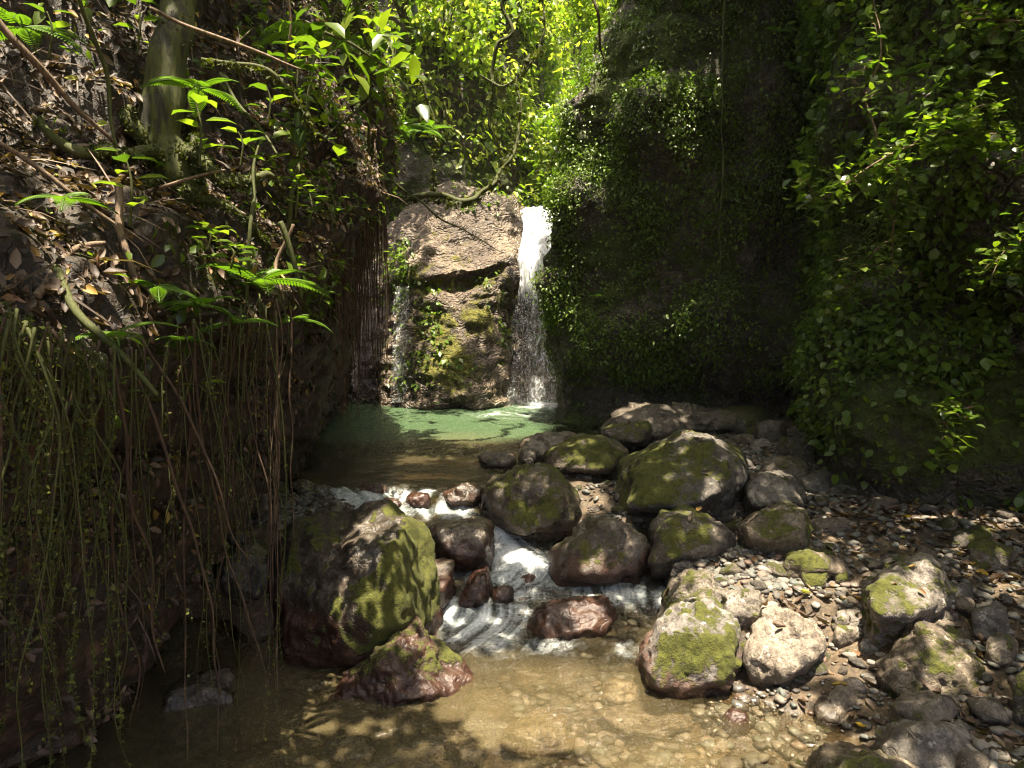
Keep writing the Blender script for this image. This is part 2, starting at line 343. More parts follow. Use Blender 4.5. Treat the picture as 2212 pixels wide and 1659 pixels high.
# ------------------------------------------------------------------ ground and water height fields
def field(cps, power=4, soft=.02, bed=False):
    lvl = lambda c, r, z: z if not bed else (0.0 if z < -.12 and r < 1040 and c < 1260 else (-.65 if z < -.72 else z))   # bed points are read through the water surface
    A = np.array([[*PZ(c, r, lvl(c, r, z))[:2], z] for c, r, z in cps])
    def f(x, y):
        x = np.asarray(x, float); y = np.asarray(y, float); w_ = 0; s_ = 0
        for a in A:
            k = 1.0 / (((x - a[0]) ** 2 + (y - a[1]) ** 2 + soft) ** (power / 2)); w_ = w_ + k; s_ = s_ + k * a[2]
        return s_ / w_
    return f
WCP = [(c, r, 0.0) for c in (450, 600, 700, 800, 900, 1000, 1100, 1200, 1350) for r in (872, 890, 920, 960, 1000)] + \
      [(c, 1035, 0.0) for c in (500, 620, 700, 780, 860, 940, 1010, 1070, 1150)] + \
      [(c, 1056, -.02) for c in (740, 800, 860, 920, 980, 1030)] + [(650, 1070, -.02), (560, 1100, -.05), (520, 1180, -.12), (640, 1140, -.08), (720, 1095, -.08)] + \
      [(800, 1086, -.14), (860, 1090, -.17), (920, 1095, -.18), (990, 1092, -.19), (1040, 1105, -.2), (900, 1125, -.2), (1060, 1125, -.2), (980, 1112, -.2), (1150, 1120, -.3),
       (1085, 1180, -.38), (1130, 1190, -.4), (1180, 1200, -.42), (1060, 1205, -.42), (960, 1210, -.42), (1220, 1235, -.45), (1120, 1230, -.46), (1000, 1240, -.47),
       (1300, 1250, -.48), (1400, 1250, -.5), (1350, 1290, -.54), (1200, 1280, -.52), (1060, 1290, -.54), (930, 1300, -.55), (1440, 1330, -.58), (1000, 1340, -.58),
       (1120, 1350, -.6), (1250, 1370, -.6), (1380, 1370, -.61), (1000, 1400, -.63), (1200, 1430, -.64), (1350, 1430, -.64)] + \
      [(c, r, -.65) for c in (100, 400, 650, 900, 1150, 1400, 1650, 1900, 2150) for r in (1480, 1540, 1620, 1800, 2100)] + [(400, 1400, -.6), (450, 1300, -.5)]
water_z = field(WCP, 4, .012)
GCP = [(c, 880, -.95) for c in (700, 800, 900, 1000, 1100, 1200)] + [(c, 930, -.58) for c in (700, 780, 850, 930, 1000, 1100)] + [(c, 980, -.27) for c in (680, 780, 880, 980, 1060)] + \
      [(c, 1025, -.16) for c in (680, 760, 850, 940, 1010)] + [(c, 1055, -.10) for c in (720, 800, 880, 960, 1020)] + \
      [(620, 1030, -.08), (560, 1060, .02), (640, 1085, -.02), (700, 1100, -.04), (560, 1130, -.02), (500, 1190, -.08), (600, 1180, -.1), (450, 1250, -.3)] + \
      [(900, 1100, -.33), (1000, 1105, -.35), (850, 1130, -.35), (1100, 1170, -.5), (1200, 1210, -.6), (1300, 1250, -.66), (1000, 1230, -.64), (1360, 1270, -.7), (1100, 1290, -.68), (1250, 1310, -.7), (1400, 1290, -.71), (1430, 1340, -.71), (1330, 1330, -.74),
       (950, 1330, -.75), (1150, 1370, -.78), (1350, 1400, -.8), (1000, 1430, -.88), (1200, 1480, -.95), (1350, 1490, -.9), (1000, 1560, -1.05), (800, 1560, -1.02), (1200, 1600, -.98), (1450, 1560, -.86),
       (600, 1500, -1.1), (600, 1640, -1.1), (900, 1640, -1.1), (1450, 1640, -.95), (1600, 1600, -.8), (1700, 1640, -.78), (1650, 1540, -.74), (1780, 1580, -.72), (1850, 1640, -.7), (400, 1400, -.95), (300, 1600, -1.1), (1200, 2000, -1.1), (700, 2000, -1.1)] + \
      [(1600, 1500, -.63), (1700, 1500, -.6), (1640, 1450, -.62), (1800, 1480, -.56), (1880, 1500, -.56), (1880, 1560, -.6), (1780, 1420, -.56), (1920, 1600, -.58), (1760, 1350, -.42), (1860, 1420, -.5)] + \
      [(1460, 1230, -.42), (1420, 1210, -.46), (1500, 1200, -.2), (1600, 1200, -.14), (1700, 1150, -.08), (1560, 1250, -.28), (1650, 1270, -.27), (1620, 1310, -.3), (1750, 1270, -.24), (1850, 1210, -.15), (1900, 1100, .05), (2050, 1120, .05), (2200, 1120, .05), (2400, 1150, .05),
       (2212, 1250, -.12), (2400, 1400, -.2), (2000, 1290, -.22), (1850, 1300, -.28), (2050, 1200, -.08), (1950, 1370, -.34), (2150, 1400, -.3), (2200, 1530, -.38), (2050, 1570, -.48), (2150, 1640, -.42), (2400, 1700, -.42), (2000, 1640, -.6), (2100, 1900, -.55),
       (1750, 1050, .05), (1620, 1010, .08), (1700, 950, .16), (1780, 920, .22), (1500, 910, .1), (1600, 920, .14), (1430, 940, .06), (1300, 1060, -.08), (1280, 1100, -.2), (1200, 1000, -.03), (1240, 1030, -.03), (1170, 1060, -.12), (1350, 1110, -.16), (1450, 1110, -.12), (1250, 940, -.12), (1150, 960, -.14), (1120, 1030, -.1)]
ground_z = field(GCP, 4, .01, True)
def gz(x, y):
    p = np.stack([np.asarray(x, float), np.asarray(y, float), np.zeros_like(np.asarray(x, float))], -1)
    return ground_z(x, y) + .035 * fbm(p * 2.1, 3, 5) + .012 * fbm(p * 9, 2, 9)
def axis_pts(a, b, st, far):
    mid = np.arange(a, b, st); k = np.geomspace(st, far, 26)
    return np.concatenate([(a - k)[::-1], mid, b + k])
xs = axis_pts(-5.0, 6.0, .045, 220); ys = axis_pts(1.5, 14.5, .045, 260)
X, Y = np.meshgrid(xs, ys); Zg = gz(X, Y)
rise = np.clip(np.abs(X) - 7, 0, None) * .5 + np.clip(Y - 15, 0, None) * .3
Zg = Zg + np.minimum(rise, 9)
GR = np.stack([X, Y, Zg], -1)
wet_g = 1 - sstep(-.03, .06, Zg - np.where(Y > 4, water_z(X, Y), -.65))
obj('ground', mesh('ground', GR.reshape(-1, 3), gridfaces(*X.shape), {'wet': wet_g, 'moss': np.zeros(X.size), 'red': np.zeros(X.size)}), M['bed'])['kind'] = 'structure'

wx = np.arange(-4.5, 4.3, .018); wy = np.arange(2.2, 13.0, .018)
X, Y = np.meshgrid(wx, wy); Zw = water_z(X, Y)
for _ in range(10): Zw[4:-4, 4:-4] = ((Zw + np.roll(Zw, 4, 0) + np.roll(Zw, -4, 0) + np.roll(Zw, 4, 1) + np.roll(Zw, -4, 1)) / 5)[4:-4, 4:-4]
gx, gy = np.gradient(Zw, .018, .018); slope = np.hypot(gx, gy)
def blur(a, k):
    for _ in range(k): a = (a + np.roll(a, 3, 0) + np.roll(a, -3, 0) + np.roll(a, 3, 1) + np.roll(a, -3, 1)) / 5
    return a
fy, fx = -blur(gx, 10), -blur(gy, 10); sw = np.array([.34, .14]) * np.stack([vnoise(np.stack([X * 1.3, Y * 2.6, X * 0 + 3], -1), 5), vnoise(np.stack([X * 1.6, Y * 1.6, X * 0 + 9], -1), 6)], -1)
fx = fx + sw[..., 0]; fy = fy + sw[..., 1] - .05; fl = np.hypot(fx, fy) + 1e-6; fx /= fl; fy /= fl
white = RNG.random(X.shape) + .6 * vnoise(np.stack([X * 14, Y * 14, X * 0], -1), 7); acc = np.zeros_like(X); wsum = 0
J, I = np.meshgrid(np.arange(X.shape[1]), np.arange(X.shape[0]))
for sg in (1, -1):
    px, py = J.astype(float), I.astype(float)
    for k in range(24):
        jj = np.clip(px.round().astype(int), 0, X.shape[1] - 1); ii = np.clip(py.round().astype(int), 0, X.shape[0] - 1); wk = 1 - k / 25
        acc += wk * white[ii, jj]; wsum += wk; px = px + sg * fx[ii, jj]; py = py + sg * fy[ii, jj]
streak = acc / wsum; streak = np.clip((streak - streak.mean()) / streak.std() * .5, -1.5, 1.5)
c, r, _ = proj(np.stack([X, Y, Zw], -1))
def blobs(c, r, L):
    o = np.zeros_like(c)
    for bc, br, rc, rr, a in L:
        o = np.maximum(o, a * np.exp(-(((c - bc) / rc) ** 2 + ((r - br) / rr) ** 2)))
    return o
foam = blobs(c, r, [(1240, 1250, 150, 28, 1.2), (1080, 1245, 90, 24, 1.1), (1370, 1285, 90, 26, .95), (1000, 1330, 130, 42, 1.25), (1110, 1390, 130, 24, .8), (1170, 1222, 150, 34, 1.35), (1080, 1200, 60, 34, 1.2), (1310, 1275, 100, 30, .85), (1120, 1285, 160, 22, .6), (740, 1062, 60, 12, .8), (960, 1310, 110, 40, 1.15), (1080, 1370, 120, 34, .7), (1230, 1300, 90, 40, .6), (800, 1078, 100, 24, 1.35), (930, 1102, 120, 20, 1), (760, 1070, 40, 14, .9), (890, 1070, 70, 14, .9), (1020, 1090, 40, 12, .8), (980, 1110, 50, 12, .9), (1090, 1150, 40, 26, 1), (1105, 1185, 60, 18, .95), (1190, 1215, 90, 22, .9), (1060, 1225, 70, 16, .7), (1000, 1215, 30, 18, .8),
    (1270, 1240, 60, 14, .55), (950, 1320, 80, 30, .95), (1010, 1360, 110, 34, .75), (1390, 1300, 50, 25, .45), (1350, 1400, 40, 22, .55), (1060, 1400, 120, 20, .45), (1180, 1395, 70, 14, .35), (1160, 875, 60, 10, .8), (1190, 880, 30, 12, .9), (1100, 895, 110, 12, .42), (1460, 1300, 30, 18, .4), (980, 1290, 40, 12, .6)])
foam = np.maximum(foam, sstep(.28, .7, slope) * .7 * (Y < 7.6) * sstep(700, 760, c))
turb = np.clip(blobs(c, r, [(1100, 1230, 260, 90, .8), (930, 1090, 200, 40, .9), (1250, 1405, 280, 50, .95), (1000, 1380, 120, 70, .5), (1400, 1560, 300, 90, .5), (1150, 890, 120, 30, .5), (900, 940, 300, 60, .4), (900, 1040, 200, 30, .4), (700, 1640, 90, 60, .25), (1430, 1290, 90, 60, .6)]), .3, 1)
pp = np.stack([X, Y * 1.2, np.zeros_like(X)], -1); streak = streak * sstep(.12, .45, foam)
Zw2 = Zw + turb * (.035 * fbm(pp * 4.5, 3, 3) + .012 * fbm(pp * 17, 2, 8)) + foam * (.026 * fbm(pp * 6, 3, 12) + .006 * streak)
bedz = gz(X, Y)
depth = np.clip(Zw - bedz, 0, 2)
green = np.clip(sstep(8.0, 10.3, Y + .35 * fbm(pp * 1.3, 2, 66)), 0, 1)
dd = np.clip(depth * (1.05 + .6 * green), 0, .88)
keep = ~((Zw2 < bedz - .25))
fc = gridfaces(*X.shape); kv = keep.ravel(); fc = fc[kv[fc].all(1)]
used = np.unique(fc); rm = -np.ones(X.size, int); rm[used] = np.arange(len(used))
sel = lambda a: a.reshape(-1)[used]
obj('water', mesh('water', np.stack([X, Y, Zw2], -1).reshape(-1, 3)[used], rm[fc], {'turb': sel(turb), 'foam': sel(foam), 'depth': sel(dd), 'green': sel(green), 'streak': sel(streak)}), M['water'])['kind'] = 'structure'

# ------------------------------------------------------------------ cliffs and banks (lofted, displaced)
SURF = {}
def surface(name, ctrl, n, m, mat, amp, freq, mossf, label=None, cat=None, kind='structure', flip=False, wetf=None, ridge=0.0, redf=None):
    Gd = loft(ctrl, n, m); Nn = gridnormals(Gd)
    if flip: Nn = -Nn
    d = amp * fbm(Gd * freq, 5, 21, .55)
    if ridge: 
        q = Gd * np.array([1.2, 1.2, 3.2]) * freq; d = d + ridge * (np.abs(fbm(q + d[..., None], 3, 44)) - .4)
    Gd = Gd + Nn * d[..., None]; Nn = gridnormals(Gd) * (-1 if flip else 1)
    c, r, _ = proj(Gd)
    moss = mossf(c, r, Gd, Nn); wet = wetf(c, r, Gd, Nn) if wetf else np.full(c.shape, .15); red = redf(c, r, Gd, Nn) if redf else np.zeros(c.shape)
    f = gridfaces(n, m); f = f[:, ::-1] if flip else f
    o = obj(name, mesh(name, Gd.reshape(-1, 3), f, {'moss': moss, 'wet': wet, 'red': red}), mat)
    o['kind'] = kind
    if label: tag(o, label, cat)
    SURF[name] = (Gd, Nn, c, r); return o

# left bank: stations run from near-left to far; profile runs top slope -> lip -> face -> bottom edge -> cave
LB = []
for T2, T1, MD, LP, FM, E in [
    ((-900, -900, 3.6), (-900, 100, 2.2), (-900, 500, 1.6), (-900, 900, 1.3), (-900, 1400, 1.6), (-900, 2100, 1.8)),
    ((-300, -800, 4.4), (-300, 90, 2.8), (-300, 460, 2.1), (-300, 800, 1.7), (-320, 1250, 2.1), (-300, 1900, 2.3)),
    ((0, -700, 5.0), (0, 100, 3.4), (0, 450, 2.6), (0, 700, 2.1), (-40, 1150, 2.5), (0, 1720, 2.7)),
    ((230, -600, 5.6), (230, 180, 3.8), (230, 520, 2.95), (230, 800, 2.35), (170, 1150, 2.9), (215, 1640, 3.0)),
    ((400, -600, 6.4), (400, 140, 4.5), (400, 480, 3.5), (420, 720, 2.95), (350, 1050, 3.6), (335, 1440, 3.6)),
    ((580, -600, 7.4), (580, 110, 5.5), (600, 440, 4.4), (610, 650, 3.7), (520, 900, 4.6), (480, 1200, 4.6)),
    ((640, -600, 8.4), (700, 80, 6.5), (700, 370, 5.5), (700, 570, 4.9), (640, 800, 6.0), (555, 1040, 6.2)),
    ((650, -600, 9.4), (770, 20, 7.9), (815, 240, 7.2), (815, 440, 6.7), (740, 700, 7.6), (645, 985, 7.9)),
    ((640, -600, 11.), (790, 40, 9.8), (835, 250, 9.6), (820, 440, 9.3), (755, 740, 9.8), (718, 884, 10.4)),
    ((640, -600, 14.), (770, 40, 13.5), (790, 250, 13.4), (780, 440, 13.2), (760, 740, 13.0), (740, 878, 13.0))]:
    e = P(*E); near = E[2] < 7.0
    LB.append([P(*T2), P(*T1), P(*MD), P(*LP), P(*LP) * .5 + P(*FM) * .5 + np.array([-.18, .1, 0]), P(*FM), e, e + ([-.7, .5, -.1] if near else [-.1, 0, -.4]), e + ([-1.1, .6, -1.6] if near else [-.2, 0, -1.3])])
def lb_moss(c, r, g, nn):
    lip = sstep(.2, .6, nn[..., 2]); pat = fbm(g * 1.6, 3, 77)
    return np.clip(lip * (.25 + .5 * pat) + blobs(c, r, [(480, 590, 110, 60, .7), (300, 130, 80, 50, .4), (600, 480, 60, 90, .45), (250, 680, 60, 30, .4)]) - .1, 0, 1)
back = [q.copy() for q in LB[0]]
def sh(prof_, dx, dy, sc): a = np.array(prof_); b = a.copy(); b[:, 1] = dy + (a[:, 1] - a[3, 1]) * sc; b[:, 0] += dx; return list(b)
LB = [sh(back, -1.2, -9, .3), sh(back, -1.0, -4.0, .4), sh(back, -.7, -.6, .6)] + LB
surface('left_bank', LB, 480, 340, M['soil'], .13, 1.3, lb_moss, ridge=.10, redf=lambda c, r, g, nn: .42 * sstep(.2, -.1, nn[..., 2]), wetf=lambda c, r, g, nn: np.full(c.shape, .25))

# right cliff
rows = [-1400, -700, -250, 0, 100, 180, 240, 310, 400, 480, 560, 640, 690, 760, 840, 900, 935, 1010, 1250]
nose = [1560, 1450, 1380, 1330, 1282, 1252, 1208, 1236, 1214, 1196, 1184, 1178, 1166, 1166, 1188, 1200, 1204, 1208, 1222]
def prof(cf, yf): return [P(cf(i, r), r, yf(i, r)) for i, r in enumerate(rows)]
bump = lambda r, a, b, w_: a * math.exp(-((r - b) / w_) ** 2)
RC = [prof(lambda i, r: nose[i] + 240, lambda i, r: 17.5), prof(lambda i, r: nose[i] + 75, lambda i, r: 13.0),
      prof(lambda i, r: nose[i], lambda i, r: 10.8), prof(lambda i, r: nose[i] + 90, lambda i, r: 10.1 + bump(r, .5, 860, 50)),
      prof(lambda i, r: 1420, lambda i, r: 9.8 + bump(r, .9, 850, 55) - bump(r, .4, 300, 120)), prof(lambda i, r: 1560, lambda i, r: 9.6 + bump(r, 1.0, 850, 60) - bump(r, .3, 640, 90)),
      prof(lambda i, r: 1680, lambda i, r: 9.4 + bump(r, 1.0, 850, 80) + bump(r, .5, 560, 80)), prof(lambda i, r: 1752, lambda i, r: 9.7 + bump(r, .5, 860, 80)),
      prof(lambda i, r: 1772, lambda i, r: 8.3), prof(lambda i, r: 1800, lambda i, r: 7.3 + bump(r, .3, 400, 120)), prof(lambda i, r: 1900, lambda i, r: 6.7 + bump(r, .35, 480, 90) - bump(r, .4, 950, 150) - bump(r, .5, 200, 60)),
      prof(lambda i, r: 2050, lambda i, r: 6.2 + bump(r, .35, 640, 90) - bump(r, .5, 320, 120)), prof(lambda i, r: 2250, lambda i, r: 5.9 + bump(r, .2, 700, 90) - bump(r, .4, 420, 120)),
      prof(lambda i, r: 2600, lambda i, r: 5.0), prof(lambda i, r: 3300, lambda i, r: 3.6), prof(lambda i, r: 5200, lambda i, r: 1.9)]
BARE = [(1690, 570, 70, 110, 1), (1250, 200, 40, 60, .8), (1420, 880, 160, 50, .9), (1200, 820, 30, 70, 1), (1840, 200, 60, 60, .7), (1860, 1020, 90, 60, .6), (2080, 1060, 130, 60, .6), (1600, 850, 140, 60, .9), (2010, 620, 120, 60, .6), (1450, 620, 60, 60, .4), (1480, 420, 50, 120, .6), (1330, 760, 60, 50, .7), (1600, 720, 110, 50, .7), (1620, 250, 60, 100, .6)]
def rc_moss(c, r, g, nn):
    return np.clip(.55 + .55 * fbm(g * 1.1, 4, 91) - .6 * blobs(c, r, BARE), 0, 1)
surface('right_cliff', RC, 520, 420, M['cliff'], .24, .85, rc_moss, ridge=.09, wetf=lambda c, r, g, nn: np.clip(.25 + .4 * fbm(g * .8, 2, 14), 0, .8))

# rock face of the waterfall
wr = [(0, 1.8), (0, .35), (1, 0)]
def wface(c, top, dy=0.0, dl=0.0, cr=600, bul=0.0):
    L = [(top + 4, 16.5), (top + 3, 15.1), (top + 14, 14.5), (top + 48, 14.05), ((top + cr) / 2 + 24, 13.7 - bul * .5), (cr - 14, 13.35 - bul), (cr + 8, 13.42 - bul * .7), (cr + 40, 13.15 + dl - bul), (720, 12.9 + dl - bul), (800, 12.6 + dl - bul * .8), (870, 12.35 + dl * .4 - bul * .5), (905, 12.2), (1130, 11.9)]
    return [P(c, r, y + dy) for r, y in L]
WF = [wface(690, 560, .9, 0, 660), wface(790, 505, .35, 0, 650), wface(838, 474, .1, 0, 630, .1), wface(880, 442, 0, 0, 612, .3), wface(955, 412, -.1, 0, 604, .5), wface(1040, 416, -.1, 0, 592, .5), wface(1095, 424, 0, .05, 570, .25), wface(1124, 446, .15, .35, 560), wface(1160, 452, .3, .45, 580), wface(1200, 455, .3, .4, 600), wface(1260, 440, .3, .1), wface(1340, 440, .3)]
def wf_moss(c, r, g, nn):
    return np.clip(blobs(c, r, [(930, 700, 70, 80, .8), (960, 790, 100, 60, .7), (1030, 680, 50, 70, .6), (890, 610, 40, 40, .8), (1000, 610, 110, 14, .7), (940, 500, 60, 60, .3), (860, 760, 40, 60, .5), (1040, 700, 60, 90, .4), (1080, 620, 30, 60, .4)]) + .25 * fbm(g * 2, 3, 61), 0, 1) * (c < 1105)
surface('waterfall_rock', WF, 300, 300, M['fallrock'], .14, 1.2, wf_moss, 'tall tan and grey rock face with mossy streaks left of the waterfall', 'rock face', None,
        ridge=.09, wetf=lambda c, r, g, nn: np.clip(sstep(1085, 1125, c) + sstep(740, 850, r) * .9 + blobs(c, r, [(875, 670, 28, 60, .9)]) + .2, 0, 1), redf=lambda c, r, g, nn: .2 * sstep(1090, 1120, c) * sstep(600, 800, r))
del bpy.data.objects['waterfall_rock']['kind']

# gorge walls behind
MC = [[P(c, r, y + (430 - r) * dz) for r in (-900, -400, 0, 120, 240, 330, 400, 450, 520)] for c, y, dz in ((560, 14.5, .001), (700, 15, .002), (840, 15.2, .002), (950, 15.6, .0025), (1040, 16.3, .003), (1100, 17.2, .003), (1150, 19, .004), (1190, 23, .004))]
surface('gorge_wall', MC, 200, 200, M['cliff'], .35, .7, lambda c, r, g, nn: np.clip(.4 + .5 * fbm(g * .8, 3, 5), 0, 1), ridge=.15)
HC = [[P(c, r, y) for r, y in ((-1500, 52), (-700, 44), (-200, 36), (100, 31), (300, 26), (420, 21), (520, 18))] for c in (-200, 300, 700, 950, 1150, 1300, 1500, 1900, 2500)]
surface('far_hillside', HC, 120, 100, M['soil'], .9, .25, lambda c, r, g, nn: np.clip(.5 + .4 * fbm(g * .3, 3, 5), 0, 1))

# ------------------------------------------------------------------ waterfall
fs = []
for r, a, b, y in [(447, 1126, 1200, 15.6), (449, 1127, 1200, 14.6), (458, 1128, 1200, 14.15), (475, 1130, 1198, 13.8), (520, 1126, 1202, 13.45), (560, 1118, 1206, 13.2), (610, 1122, 1208, 13.1), (680, 1108, 1212, 12.95), (760, 1098, 1214, 12.7), (830, 1090, 1218, 12.48), (885, 1086, 1224, 12.24)]:
    fs.append([P(a + (b - a) * k, r + (14 * (abs(k - .4) * 2) ** 2 if r < 480 else 0), y + .06 * abs(k - .5)) for k in (0, .25, .5, .75, 1)])
Gf = loft(fs, 240, 60); Nf = gridnormals(Gf)
Gf = Gf + Nf * (.05 * fbm(Gf * [7, 7, 1.2], 4, 3))[..., None]
cf, rf, _ = proj(Gf)
kk = np.linspace(0, 1, 60)[None, :]
dens = np.clip(1.3 - sstep(560, 680, rf) * .84 - .25 * sstep(1160, 1120, cf) * sstep(520, 560, rf), .2, 1.4) * np.clip(np.minimum(kk, 1 - kk) * 9 + .35, 0, 1)
wfall = thing('waterfall', 'narrow white waterfall pouring through the gap between rock face and mossy cliff', 'waterfall', P(1160, 870, 12.6))
inv = -np.array(wfall.location)
obj('water_sheet', mesh('water_sheet', Gf.reshape(-1, 3) + inv, gridfaces(240, 60)[:, ::-1], {'dens': dens}), M['fall'], wfall)
# spray streaks falling in front of the sheet
n_ = 220; k1 = RNG.random(n_); k2 = .05 + .6 * RNG.random(n_)
base = Gf[(k2 * 239).astype(int), (k1 * 59).astype(int)] + np.array([0, -.06, 0]) + RNG.normal(size=(n_, 3)) * [.03, .05, .02]
V, Fc, rn = scat((np.array([[0, 0, 0], [-.04, .5, 0], [0, 1, 0], [.04, .5, 0], [0, .5, .04]]), np.array([[0, 4, 1], [1, 4, 2], [0, 3, 4], [3, 2, 4], [0, 1, 3], [1, 2, 3]])), base, np.tile([0, 0, -1.], (n_, 1)) + .05 * rdir(n_), np.tile([0, -1., 0], (n_, 1)), .08 + .22 * RNG.random(n_))
obj('spray', mesh('spray', V + inv, Fc, {'dens': np.full(len(V), 1.3)}), M['fall'], wfall)
# the side trickle on the left of the rock face
st = [[P(a + (b - a) * k, r, y) for k in (0, .5, 1)] for r, a, b, y in ((620, 855, 885, 13.05), (650, 850, 900, 12.9), (700, 850, 905, 12.72), (760, 846, 895, 12.5), (870, 842, 880, 12.1))]
Gs = loft(st, 120, 24); Gs = Gs + gridnormals(Gs) * (.04 * fbm(Gs * [8, 8, 1.5], 3, 9))[..., None]
ks = np.linspace(0, 1, 24)[None, :]
tag(obj('trickle', mesh('trickle', Gs.reshape(-1, 3), gridfaces(120, 24)[:, ::-1], {'dens': (.38 * np.ones((120, 1)) * np.clip(np.minimum(ks, 1 - ks) * 5, 0, 1))}), M['fall']), 'thin side trickle sliding down the left of the rock face', 'trickle')

# ------------------------------------------------------------------ boulders
def ico(sub):
    bm = bmesh.new(); bmesh.ops.create_icosphere(bm, subdivisions=sub, radius=1)
    V = np.array([v.co[:] for v in bm.verts]); Fc = np.array([[v.index for v in f.verts] for f in bm.faces]); bm.free(); return unit(V), Fc
ICO = {s: ico(s) for s in (2, 3, 4, 5, 6)}
def hull_planes(pts):
    bm = bmesh.new()
    for p in pts: bm.verts.new(p)
    bmesh.ops.convex_hull(bm, input=bm.verts[:]); bm.normal_update()
    pl = {}
    for f in bm.faces:
        n_ = f.normal; k = (round(n_.x, 2), round(n_.y, 2), round(n_.z, 2)); pl[k] = (np.array(n_[:]), float(n_.dot(f.verts[0].co)))
    bm.free(); return np.array([a for a, b in pl.values()]), np.array([b for a, b in pl.values()])
def vnormals(V, Fc):
    fn = np.cross(V[Fc[:, 1]] - V[Fc[:, 0]], V[Fc[:, 2]] - V[Fc[:, 0]]); n_ = np.zeros_like(V)
    for k in range(3): np.add.at(n_, Fc[:, k], fn)
    return unit(n_)
BN = [0]
def rock_mesh(pts, sub, p=14, amp=.04, seed=0, dent=()):
    pts = np.array(pts); ctr = (pts.max(0) + pts.min(0)) / 2; size = (pts.max(0) - pts.min(0)).mean() / 2
    Nn, h = hull_planes([tuple(q) for q in (pts - ctr)]); D, Fc = ICO[sub]
    rg = np.random.default_rng(int(seed * 10) + 3); cd = unit(rg.normal(size=(9, 3)) * [1, .8, .8] + [0, -.85, .75])
    ch = np.max((pts - ctr) @ cd.T, axis=0) * rg.uniform(.72, .95, 9); Nn = np.vstack([Nn, cd]); h = np.concatenate([h, ch])
    h = np.maximum(h, .08 * size)
    p = p * 2.8; a = np.maximum(D @ Nn.T, 0) / h; r = 1 / (np.sum(a ** p, 1) ** (1 / p))
    V = D * r[:, None]; q = V / size
    d = 2.2 * amp * size * (1.25 * fbm(q * 1.3 + seed, 4, 3, .5) + .35 * fbm(q * 7 + seed, 3, 8) + .14 * fbm(q * 19 + seed, 3, 18) + .7 * -np.abs(fbm(q * 2.3 + seed * 2, 2, 5)) + .3 * -np.abs(fbm(q * 6 + seed * 3, 2, 15)))
    V = V * (1 + d / np.maximum(r, .01) )[:, None] if True else V
    for c_, rad, dep in dent:
        dd_ = np.linalg.norm(V - (np.array(c_) - ctr), axis=1); V = V - np.array([0, 0, 1.]) * (dep * np.exp(-(dd_ / rad) ** 2))[:, None]
    return V, Fc, ctr, size
def put_rock(V, Fc, ctr, name, label, cat, mat, moss, mdir, red, wet, group, extra=None, wl=None):
    nn = vnormals(V, Fc); Wp = V + ctr; BN[0] += 1; sd_ = BN[0] * 3.7
    wlv = wl if wl is not None else float(water_z(ctr[0], min(max(ctr[1], 3.9), 13)))
    size = np.ptp(V, axis=0).mean() / 2
    mval = moss * (sstep(-.25, .75, nn @ unit(mdir)) * 1.0) + .38 * fbm(V / size * 1.7 + sd_, 3, 4) - .05
    mval = mval + .22 * fbm(V / size * 6 + sd_, 3, 24)
    mval = np.where(moss <= 0, 0, mval) * sstep(wlv + .02, wlv + .14, Wp[:, 2])
    rv = red * (1 - sstep(wlv + .10, wlv + .45 + .2 * red, Wp[:, 2]))
    wv = np.clip(np.maximum(wet, 1 - sstep(wlv + .02, wlv + .14, Wp[:, 2])), 0, 1)
    if extra: mval, rv, wv = extra(Wp, nn, mval, rv, wv)
    tuft = None
    if len(V) > 20000 and moss > .3:
        k = np.nonzero((mval > .5) & (nn @ unit([0, -1, 1.]) > -.3))[0]; k = RNG.choice(k, min(9000, len(k) * 2)) if len(k) else k
        if len(k) > 50:
            pv = V[k] + rdir(len(k)) * .006; tuft = scat(CARD, pv, unit(nn[k] * .7 + rdir(len(k)) * .8 + [0, 0, -.3]), unit(nn[k] + .5 * rdir(len(k))), .012 + .012 * RNG.random(len(k)))
    me = mesh(name, V, Fc, {'moss': np.clip(mval, 0, 1), 'red': np.clip(rv, 0, 1), 'wet': wv})
    o = tag(obj(name, me, mat, loc=ctr), label, cat, group)
    if tuft: obj('moss', mesh('moss', tuft[0], tuft[1], {'rnd': tuft[2]}), M['mossbit'], o)
    return o
def boulder(label, poly, y, t=.4, moss=.4, mdir=(0, 0, 1), red=0., wet=.1, p=12, amp=.05, sub=5, front=(), sink=.15, mat='boulder', cat='boulder', name='boulder', group=None, tilt=.5, extra=None, fs=.78, dent=()):
    cs = np.array([q[0] for q in poly], float); rs = np.array([q[1] for q in poly], float); c0, r0 = cs.mean(), rs.mean()
    k = (rs - rs.min()) / max(np.ptp(rs), 1)
    pts = [P(c, r, y + t * tilt * (1 - 2 * kk_)) for c, r, kk_ in zip(cs, rs, k)]
    pts += [P(c0 + (c - c0) * fs, r0 + (r - r0) * fs + .06 * np.ptp(rs), y - t + .3 * t * (1 - 2 * kk_)) for c, r, kk_ in zip(cs, rs, k)]
    pts += [P(c0 + (c - c0) * fs, r0 + (r - r0) * fs * .8 - .02 * np.ptp(rs), y + t) for c, r in zip(cs, rs)]
    pts += [P(c, r, y + dy) for c, r, dy in front]
    lo = min(q[2] for q in pts); ctr = np.mean(pts, 0)
    pts += [np.array([ctr[0] + (q[0] - ctr[0]) * .95, ctr[1] + (q[1] - ctr[1]) * .95, lo - sink * .45]) for q in pts[:len(poly)]]
    pts = [ctr + (q - ctr) * 1.10 for q in pts]
    V, Fc, ctr, size = rock_mesh(pts, sub, p, amp, BN[0] * 5.1, dent)
    return put_rock(V, Fc, ctr, name, label, cat, M[mat], moss, mdir, red, wet, group)
